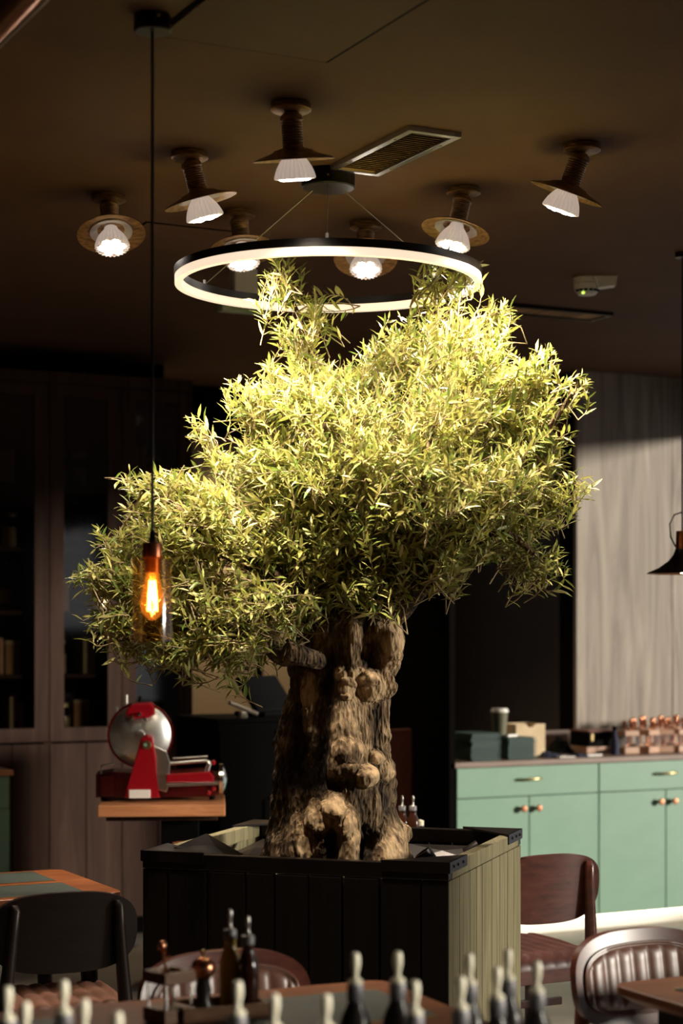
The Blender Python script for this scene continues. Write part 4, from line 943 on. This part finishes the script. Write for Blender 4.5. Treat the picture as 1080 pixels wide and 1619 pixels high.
sprism('base', 'shadedred', [(148, 1266), (148, 1228), (175, 1224), (345, 1230), (345, 1262), (330, 1266)], 0.16, 0.36)
for a in (160, 335):
    for y in (0.19, 0.33):
        bm = nb(); cyl(bm, 0.012, 0.0, 0.016, 16, T(sx_(a), y, 0)); obj('foot', bm, 'black', t)
ped = sprism('pedestal', 'red', [(195, 1264), (200, 1248), (222, 1168), (232, 1162), (240, 1166), (246, 1200), (246, 1246), (252, 1264)], 0.07, 0.17, 0.008)
bm = nb(); lathe(bm, [(0, 0.004), (0.017, 0.003), (0.019, 0), (0, 0)], 24, T(sx_(231), 0.068, sz_(1179)) @ RX(math.pi / 2)); bd = obj('badge', bm, 'brass', ped, smooth=40)
bm = nb(); lathe(bm, [(0, 0.0015), (0.007, 0.001), (0.007, 0), (0, 0)], 16, T(sx_(229), 0.0635, sz_(1179)) @ RX(math.pi / 2)); obj('badge_centre', bm, 'green', bd)
pbox('name_plate', 'white', ped, (sx_(220), 0.066, sz_(1257)), (0.085, 0.008, 0.034), 0.002)
# blade: disc facing the viewer, red guard behind and on top
B = T(sx_(219), 0.20, sz_(1166)) @ RX(math.pi / 2)
bm = nb(); lathe(bm, [(0, 0.030), (0.03, 0.029), (0.06, 0.025), (0.085, 0.018), (0.105, 0.009), (0.118, 0.0), (0.124, -0.003), (0.124, -0.004), (0, -0.004)], 64, B); bl = obj('blade', bm, 'bladesteel', t, smooth=50)
bm = nb(); lathe(bm, [(0, 0.044), (0.018, 0.042), (0.022, 0.028), (0, 0.028)], 24, B); obj('blade_hub', bm, 'steel', bl, smooth=40)
bm = nb(); lathe(bm, [(0.118, -0.016), (0.132, -0.012), (0.134, -0.004), (0.134, -0.034), (0, -0.034)], 64, B); obj('blade_guard', bm, 'red', t, smooth=35)
sprism('sharpener_cover', 'red', [(196, 1134), (198, 1122), (210, 1113), (236, 1112), (243, 1120), (243, 1132), (232, 1138), (206, 1140)], 0.14, 0.26, 0.008)
for a, b in ((219, 1131), (207, 1137), (228, 1139)):
    bm = nb(); lathe(bm, [(0, 0.02), (0.007, 0.018), (0.009, 0.006), (0.009, 0), (0, 0)], 16, T(sx_(a), 0.142, sz_(b)) @ RX(math.pi / 2)); obj('sharpener_knob', bm, 'chrome', t, smooth=40)
for a, b0, b1 in ((181, 1142, 1120), (196, 1132, 1101), (218, 1112, 1103)):
    bm = nb(); tube(bm, [(sx_(a), 0.22, sz_(b0)), (sx_(a), 0.22, sz_(b1))], 0.006, 10); obj('sharpener_pin', bm, 'white' if a < 210 else 'black', t, smooth=40)
# gauge plate, carriage, push rod and levers
sprism('gauge_plate', 'steel', [(247, 1252), (246, 1202), (240, 1180), (262, 1190), (268, 1208), (266, 1246), (262, 1256)], 0.10, 0.13, 0.004)
sprism('carriage', 'red', [(262, 1240), (262, 1226), (330, 1222), (338, 1230), (338, 1240)], 0.08, 0.30, 0.005)
sprism('carriage_plate', 'steel', [(262, 1246), (262, 1241), (345, 1239), (345, 1243)], 0.06, 0.32, 0.001)
bm = nb(); tube(bm, [(sx_(268), 0.12, sz_(1210)), (sx_(325), 0.12, sz_(1206)), (sx_(329), 0.12, sz_(1208)), (sx_(330), 0.12, sz_(1212)), (sx_(324), 0.12, sz_(1232))], [.009, .009, .010, .010, .009], 12); obj('push_arm', bm, 'steel', t, smooth=50)
bm = nb(); tube(bm, [(sx_(272), 0.14, sz_(1203)), (sx_(328), 0.14, sz_(1200))], .006, 10); obj('guide_rod', bm, 'steel', t, smooth=50)
for a, b in ((337, 1208), (337, 1250), (330, 1256)):
    bm = nb(); lathe(bm, [(0, 0), (.009, .002), (.011, .012), (.008, .026), (0, .03)], 16, T(sx_(a), 0.10, sz_(b)) @ RX(math.pi / 2)); obj('control_knob', bm, 'red', t, smooth=50)
bm = nb(); lathe(bm, [(0, .03), (.012, .028), (.05, .018), (.062, .010), (.062, -.006), (0, -.006)], 40, T(sx_(349), 0.20, sz_(1238)) @ RY(math.pi / 2)); obj('hand_wheel', bm, 'chrome', t, smooth=35)
bm = nb(); tube(bm, [(sx_(158), 0.12, sz_(1226)), (sx_(158), 0.12, sz_(1214)), (sx_(178), 0.12, sz_(1211))], .006, 10); obj('lever', bm, 'steel', t, smooth=50)
sprism('motor_box', 'shadedred', [(156, 1262), (157, 1232), (178, 1230), (180, 1262)], 0.12, 0.2, 0.004)

# ------------------------------------------------------------------ black till station with screen and printer
q = W(632, 1300, 9.3)
t = thing('screen_panel', 'red brown panel in the dark right of the trunk', 'panel', (q.x, q.y, 0), RA)
pbox('panel_board', 'redbrown', t, (0, 0, 0.56), (0.13, 0.03, 1.0), 0.01); pbox('panel_foot', 'black', t, (0, 0, 0.03), (0.2, 0.2, 0.055), 0.005)
q = W(392, 1140, 8.4)
zt_ = H - 137 / F * 8.4
t = thing('till_station', 'tall black service station left of the trunk', 'service station', (q.x + 0.10, q.y, 0), RA)
pbox('cabinet_body', 'black', t, (0, 0.2, zt_ / 2), (0.56, 0.5, zt_ - 0.01), 0.006); pbox('station_top', 'black', t, (0, 0.2, zt_ - 0.002), (0.58, 0.52, 0.02), 0.004)
for s in (-1, 1):
    dd_ = pbox('door', 'black', t, (s * 0.14, -0.055, zt_ / 2), (0.27, 0.014, zt_ - 0.1), 0.003); bm = nb(); tube(bm, [(s * 0.03, -0.062, zt_ * .6), (s * 0.03, -0.085, zt_ * .6 + .01), (s * 0.03, -0.085, zt_ * .6 + .1), (s * 0.03, -0.062, zt_ * .6 + .11)], .005, 8); obj('handle', bm, 'blackmetal', dd_)
zst = zt_ + 0.009
p = W(420, 1140, 8.55)
t = thing('till_screen', 'black tilted touchscreen on the black service station', 'touchscreen', (p.x, p.y, zst), RA + .5)
rot = Matrix.Rotation(math.radians(52), 3, 'X')
pbox('screen_base', 'black', t, (0, 0.02, 0.012), (0.2, 0.18, 0.022), 0.006); pbox('stand_arm', 'black', t, (0, 0.03, 0.055), (0.06, 0.04, 0.09), 0.006)
pbox('display', 'screen', t, (0, 0.0, 0.10), (0.30, 0.2, 0.025), 0.006, rot)
p = W(374, 1138, 8.30)
t = thing('card_reader', 'pale grey card reader leaning on the black service station', 'card reader', (p.x, p.y, zst), RA - .3)
pbox('cradle', 'steel', t, (0.03, 0, 0.016), (0.035, 0.05, 0.03), 0.006); pbox('reader_body', 'steel', t, (0.03, 0, 0.045), (0.14, 0.07, 0.018), 0.006, Matrix.Rotation(math.radians(22), 3, 'Y'))
# ------------------------------------------------------------------ tables
def table(label, corner, rz, w, d, inlays, name='dining_table'):
    """corner: world point of the corner at local (+w/2, +d/2)"""
    R_ = Matrix.Rotation(rz, 3, 'Z'); c = Vector((corner[0], corner[1], 0)) - R_ @ Vector((w / 2, d / 2, 0))
    t = thing(name, label, 'table', c, rz)
    bm = nb(); lo = rrect(w - 0.05, d - 0.05, 0.04); hi = rrect(w, d, 0.045); n = len(hi)
    rings = [[bm.verts.new((x, y, z)) for x, y in pl] for pl, z in ((lo, 0.715), (hi, 0.732), (hi, 0.748), (rrect(w - .004, d - .004, .044), 0.750))]
    for a, b in zip(rings[:-1], rings[1:]):
        for i in range(n): bm.faces.new((a[i], a[(i + 1) % n], b[(i + 1) % n], b[i]))
    bm.faces.new(rings[0][::-1]); bm.faces.new(rings[-1])
    tp = obj('tabletop', bm, 'walnut', t)
    for (x, y, iw, idp) in inlays:
        bm = nb(); prism(bm, [(p_ + x, q_ + y) for p_, q_ in rrect(iw, idp, 0.006, 2)], 0.750, 0.7515); il = obj('inlay', bm, 'slate', tp)
        for s in (-1, 1):
            pbox('brass_edge', 'brass', tp, (x, y + s * (idp / 2 + .0015), 0.7508), (iw, 0.003, 0.0022), 0)
    for sx in (-1, 1):
        for sy in (-1, 1):
            bm = nb(); cx, cy = sx * (w / 2 - 0.09), sy * (d / 2 - 0.09); tube(bm, [(cx + sx * .02, cy + sy * .02, 0), (cx, cy, 0.66)], [.018, .030], 12); obj('leg', bm, 'darkwood', t, smooth=40)
    bm = nb()
    for s in (-1, 1): box(bm, (0, s * (d / 2 - .09), .685), (w - .16, .024, .06)); box(bm, (s * (w / 2 - .09), 0, .685), (.024, d - .16, .06))
    obj('apron', bm, 'darkwood', t)
    return t
tc = onz(606, 1548, 0.75)
front_table = table('brown wooden table with dark green inlays in the foreground', (tc.x, tc.y), RA - 0.05, 1.30, 0.60, [(0.36, 0.04, 0.44, 0.30), (-0.36, 0.04, 0.44, 0.30)])
tcr = onz(963, 1555, 0.75); R27 = Matrix.Rotation(RA, 3, 'Z')
table('brown wooden table with dark inlay cut by the right edge', (Vector((tcr.x, tcr.y, 0)) + R27 @ Vector((0.80, 0.0, 0)))[:2], RA, 0.80, 0.70, [(-0.14, -0.02, 0.34, 0.50)])
tcl = onz(197, 1410, 0.75)
tl_c = Vector((tcl.x, tcl.y, 0)) + R27 @ Vector((0.0, 0.62, 0))
table('dark wooden table with green inlays at the left edge', tl_c[:2], RA, 1.20, 0.62, [(0.18, 0.15, 0.62, 0.24), (0.18, -0.15, 0.62, 0.24)])
tb_c = Vector((0.37, 6.75, 0)) + R27 @ Vector((0, 0.70, 0))
table('dark wooden table hidden behind the planter', tb_c[:2], RA, 0.80, 0.70, [(0, 0, 0.5, 0.4)])

# ------------------------------------------------------------------ dining chairs
def chair(label, loc, rz, wood_m, pad_m, seat_m):
    t = thing('dining_chair', label, 'chair', (loc[0], loc[1], 0), rz, 'dining chairs with channelled backs')
    A_, B_, NN = 0.225, 0.118, 2.8
    zc_, yb, tilt = 0.690, -0.235, 0.16
    def sf(x, z, off): # point on the curved back; off along the facing side
        return Vector((x * (1 - 0.15 * (x / A_) ** 2 * 0.3), yb + 0.5 * x * x - tilt * (z - 0) + off, zc_ + z))
    def ze(x, a, b): return b * max(0.0, 1 - (abs(x) / a) ** NN) ** (1 / NN)
    def panel(bm, a, b, o0, o1, nx=40, nz=10, rib=None):
        xs = [a * math.sin(math.pi / 2 * (2 * i / nx - 1)) for i in range(nx + 1)]
        F_, Bk = [], []
        for x in xs:
            e_ = ze(min(abs(x), a * 0.9999), a, b); cf, cb = [], []
            for j in range(nz + 1):
                s = 2 * j / nz - 1; z = e_ * s; edge = min(1.0, (1 - abs(s)) * 5 + 0.0) * min(1.0, (a - abs(x)) / 0.02)
                oo = o1 + (rib(x) * edge if rib else 0)
                cf.append(bm.verts.new(sf(x, z, oo))); cb.append(bm.verts.new(sf(x, z, o0)))
            F_.append(cf); Bk.append(cb)
        for i in range(nx):
            for j in range(nz):
                bm.faces.new((F_[i][j], F_[i + 1][j], F_[i + 1][j + 1], F_[i][j + 1])); bm.faces.new((Bk[i][j], Bk[i][j + 1], Bk[i + 1][j + 1], Bk[i + 1][j]))
            for j in (0, nz): bm.faces.new((F_[i][j], F_[i + 1][j], Bk[i + 1][j], Bk[i][j]))
        for i in (0, nx):
            for j in range(nz): bm.faces.new((F_[i][j], F_[i][j + 1], Bk[i][j + 1], Bk[i][j]))
        bmesh.ops.remove_doubles(bm, verts=bm.verts[:], dist=1e-5)
    bm = nb(); panel(bm, A_, B_, 0.0, 0.024); sh = obj('backrest', bm, wood_m, t, smooth=50)
    bm = nb()
    for off_, rr in ((0.0, .0045), (0.006, .0035)):
        pts = []
        for k in range(80):
            an = 2 * math.pi * k / 80; c, s = math.cos(an), math.sin(an); a_, b_ = A_ - .034 - off_, B_ - .034 - off_
            pts.append(sf(a_ * math.copysign(abs(c) ** (2 / NN), c), b_ * math.copysign(abs(s) ** (2 / NN), s), 0.026))
        tube(bm, pts + [pts[0]], rr, 6)
    obj('piping', bm, seat_m, sh, smooth=60)
    pw = 0.046
    bm = nb(); panel(bm, A_ - .040, B_ - .040, 0.020, 0.026, 72, 14, lambda x: 0.008 * abs(math.cos(math.pi * (x / pw))) ** 0.4); obj('back_pad', bm, pad_m, sh, smooth=60)
    # rear posts (one bent piece each), front legs, rails
    for s in (-1, 1):
        bm = nb(); tube(bm, [(s * .215, -.30, 0), (s * .200, -.235, .25), (s * .185, -.210, .42), (s * .168, -.228, .56), (s * .155, -.240, .70), (s * .150, -.248, .765), (s * .150, -.244, .778)], [.014, .019, .023, .020, .017, .015, .009], 12); obj('rear_leg', bm, wood_m, t, smooth=50)
        bm = nb(); tube(bm, [(s * .215, .235, 0), (s * .200, .20, .25), (s * .195, .19, .42)], [.013, .018, .022], 12); obj('front_leg', bm, wood_m, t, smooth=50)
        pbox('side_rail', wood_m, t, (s * .19, 0, .395), (.022, .40, .05), .004)
    pbox('front_rail', wood_m, t, (0, .19, .395), (.38, .022, .05), .004); pbox('rear_rail', wood_m, t, (0, -.20, .395), (.38, .022, .05), .004)
    pbox('stretcher', wood_m, t, (0, 0, .26), (.40, .02, .028), .004)
    # channelled seat cushion
    bm = nb(); nx, ny = 60, 14; g = []
    pl = lambda u, v: (0.225 * u * (1 - .10 * max(0, -v)), 0.225 * v)
    for i in range(nx + 1):
        row = []
        for j in range(ny + 1):
            u, v = 2 * i / nx - 1, 2 * j / ny - 1
            uu = u * (1 - .05 * abs(v) ** 6); vv = v * (1 - .05 * abs(u) ** 6); x, y = pl(uu, vv)
            ed = min(1, (1 - abs(u)) * 8) * min(1, (1 - abs(v)) * 6)
            row.append(bm.verts.new((x, y, 0.440 + 0.024 * ed ** .5 + 0.010 * ed * abs(math.cos(math.pi * x / .05)) ** .6)))
        g.append(row)
    for i in range(nx):
        for j in range(ny): bm.faces.new((g[i][j], g[i + 1][j], g[i + 1][j + 1], g[i][j + 1]))
    bd = [g[i][0] for i in range(nx + 1)] + [g[nx][j] for j in range(1, ny + 1)] + [g[i][ny] for i in range(nx - 1, -1, -1)] + [g[0][j] for j in range(ny - 1, 0, -1)]
    lo = [bm.verts.new((v.co.x, v.co.y, .418)) for v in bd]
    for i in range(len(bd)): bm.faces.new((bd[i], bd[(i + 1) % len(bd)], lo[(i + 1) % len(bd)], lo[i]))
    bm.faces.new(lo); obj('seat', bm, seat_m, t, smooth=60)
    return t
FC = RA + math.pi                      # facing the viewer's side of the room
def back_at(px, py, rz):               # chair position from the picture position of the top of its back
    p = onz(px, py, 0.805); f = Matrix.Rotation(rz, 3, 'Z') @ Vector((0, 1, 0)); return p + f * 0.235
chair('brown leather channel backed chair behind the table at the right edge', back_at(1003, 1470, FC + .04), FC + .04, 'mahogany', 'leather', 'leather')
chair('brown leather channel backed chair behind the oil bottles', back_at(348, 1505, FC), FC, 'mahogany', 'leather', 'leather')
chair('dark wooden chair seen from the rear between planter and green sideboard', back_at(870, 1352, RA), RA, 'mahogany', 'leather_dark', 'leather_dark')
chair('black backed chair with brown seat at the table on the left edge', back_at(105, 1412, RA - .1), RA - .1, 'darkwood', 'leather', 'leather')

# ------------------------------------------------------------------ oil bottles
def oil_bottle(loc, label, fluid, glass_m, hgt=0.208, group='oil bottles with metal pourers', r=0.024, cap='steel', collar='foil'):
    t = thing('oil_bottle', label, 'bottle', loc, 0, group); k = hgt / 0.208
    def sc_(pr): return [(a, b * k) for a, b in pr]
    bm = nb(); lathe(bm, sc_([(0, 0), (r - .003, 0), (r, .004), (r, .098), (r - .004, .113), (.0135, .128), (.0125, .134), (.0125, .150), (0, .150)]), 24); obj('glass_body', bm, fluid, t, smooth=40)
    bm = nb(); lathe(bm, sc_([(.0128, .146), (.0142, .147), (.0142, .163), (.0128, .166), (0, .167)]), 20); obj('collar', bm, collar, t, smooth=40)
    bm = nb(); lathe(bm, sc_([(.0075, .166), (.004, .172), (.0036, .182), (.0048, .192), (.0046, .205), (.0030, .208), (0, .208)]), 14); obj('pour_spout', bm, cap, t, smooth=50)
    return t
zt75 = 0.752
def on_table(px, py): return onz(px, py, zt75)
zc_ = 0.752
p = on_table(372, 1596); p.z = zt75
# wooden condiment tray on the table
tr_p = on_table(345, 1606)
tray = thing('condiment_tray', 'dark wooden tray holding oil bottles and pepper mill on the table', 'tray', (tr_p.x, tr_p.y, zt75), RA - .05)
pbox('tray_bottom', 'caddywood', tray, (0, 0, .005), (.19, .11, .009), .002)
for s in (-1, 1): pbox('tray_side', 'caddywood', tray, (0, s * .051, .016), (.19, .008, .030), .002); pbox('tray_end', 'caddywood', tray, (s * .091, 0, .016), (.008, .092, .030), .002)
Rt = Matrix.Rotation(RA - .05, 3, 'Z'); zb_t = zt75 + .0105
def tray_pt(x, y): return Vector((tr_p.x, tr_p.y, zb_t)) + Rt @ Vector((x, y, 0))
oil_bottle(tray_pt(.034, .020), 'amber oil bottle with metal pourer, behind the darker bottle in the tray', 'oil', None, 0.206, r=.022)
oil_bottle(tray_pt(.058, -.022), 'dark vinegar bottle with metal pourer at the tray\'s front corner', 'vinegar', None, 0.196, r=.0225)
t = thing('pepper_mill', 'copper topped pepper mill with brass knob in the tray', 'pepper mill', tray_pt(-.03, .008))
bm = nb(); lathe(bm, [(0, 0), (.020, 0), (.021, .012), (.014, .026), (.017, .045), (.013, .062), (.015, .068), (0, .068)], 24); obj('mill_body', bm, 'winebottle', t, smooth=40)
bm = nb(); lathe(bm, [(0, .068), (.014, .069), (.024, .080), (.026, .092), (.022, .104), (.010, .112), (0, .113)], 24); obj('mill_head', bm, 'copper', t, smooth=50)
bm = nb(); lathe(bm, [(0, .112), (.0045, .113), (.004, .117), (.0065, .122), (.004, .127), (0, .128)], 16); obj('knob', bm, 'brass', t, smooth=50)
t = thing('wooden_sticks', 'thin fanned wooden sticks leaning beside the vinegar bottle', 'sticks', tray_pt(.080, .0))
for k in range(5):
    bm = nb(); tube(bm, [(-.006 + k * .0025, -.03 + k * .014, .0), (-.018 + k * .002, -.03 + k * .014, .075)], .0016, 6); obj('stick', bm, 'palewood', t)
cdt = build_caddy('caddywood', 'dark wooden caddy with metal rods and copper tongs on the foreground table', 2)
cp_ = on_table(268, 1614); cdt.location = (cp_.x, cp_.y, zt75); cdt.rotation_euler = (0, 0, RA + .25); cdt.scale = (.86, .86, .86)

# bottles on the table behind the planter
for k, (px, lb) in enumerate([(636, 'small oil bottle with pourer behind the planter, nearer the trunk'), (653, 'small oil bottle with pourer behind the planter, farther from the trunk')]):
    q = W(px, 1258, 6.86); oil_bottle((q.x, q.y, zt75), lb, 'vinegar', None, q.z - zt75, 'bottles on the table behind the planter')
q = W(665, 1293, 6.9)
t = thing('salt_shaker', 'tiny pale shaker beside the bottles behind the planter', 'shaker', (q.x, q.y, zt75))
bm = nb(); lathe(bm, [(0, 0), (.014, 0), (.016, .05), (.012, .075), (0, .078)], 16); obj('shaker_body', bm, 'clear', t, smooth=40)
bm = nb(); lathe(bm, [(.0125, .072), (.013, .09), (0, .095)], 16); obj('shaker_cap', bm, 'cream', t, smooth=40)

# ------------------------------------------------------------------ blurred row of bottles right in front of the viewer
def UVt(u, v):
    a = RA - .05; return Vector((math.cos(a) * u - math.sin(a) * v, math.sin(a) * u + math.cos(a) * v, 0))
sv = thing('serving_table', 'dark serving table below the frame carrying the front bottles', 'table', UVt(1.14, 2.77), RA - .05)
pbox('tabletop', 'darkwood', sv, (0, 0, .735), (1.35, .5, .03), .004)
for sx in (-1, 1):
    for sy in (-1, 1): pbox('leg', 'darkwood', sv, (sx * .62, sy * .20, .36), (.05, .05, .72), .004)
fb = [(12, 1560, 'leftmost'), (40, 1584, 'second from the left'), (101, 1550, 'third from the left'), (133, 1580, 'fourth from the left'), (186, 1600, 'fifth from the left'), (376, 1552, 'under the oil bottles'), (434, 1572, 'right of the oil bottles'), (516, 1572, 'left of the tallest pair'), (562, 1507, 'left one of the pair before the dark planter side'), (629, 1505, 'right one of the pair before the dark planter side'), (656, 1551, 'before the table corner'), (729, 1544, 'before the planter\'s front corner'), (742, 1508, 'dim one before the pale boards'), (786, 1529, 'left one of two before the pale boards'), (803, 1501, 'tall one before the pale boards'), (849, 1520, 'rightmost, before the dark chair')]
for k, (px, py, wh) in enumerate(fb):
    ztip = 0.985; d = F * (H - ztip) / (py - HOR); q = W(px, py, d)
    t = thing('pourer_bottle', 'blurred foreground bottle with cream pourer, ' + wh, 'bottle', (q.x, q.y, 0.751), 0, 'blurred bottles nearest the viewer')
    bm = nb(); lathe(bm, [(0, 0), (.026, 0), (.028, .004), (.028, .108), (.024, .125), (.0145, .145), (.0135, .155), (.0135, .170), (0, .170)], 20); bd = obj('glass_body', bm, 'winebottle', t, smooth=40)
    bm = nb(); lathe(bm, [(.0137, .150), (.0152, .152), (.0152, .176), (.014, .180), (0, .181)], 20); obj('collar', bm, 'foil', t, smooth=40)
    bm = nb(); lathe(bm, [(.013, .1805), (.013, .186), (.007, .189), (.0045, .196), (.0065, .204), (.0085, .214), (.0082, .228), (.006, .234), (0, .2345)], 16); obj('pour_spout', bm, 'cream', t, smooth=50)
    if k in (9, 14):
        bm = nb(); lathe(bm, [(.0285, .05), (.0285, .10)], 20); obj('label', bm, 'yellowlabel', t, smooth=40)
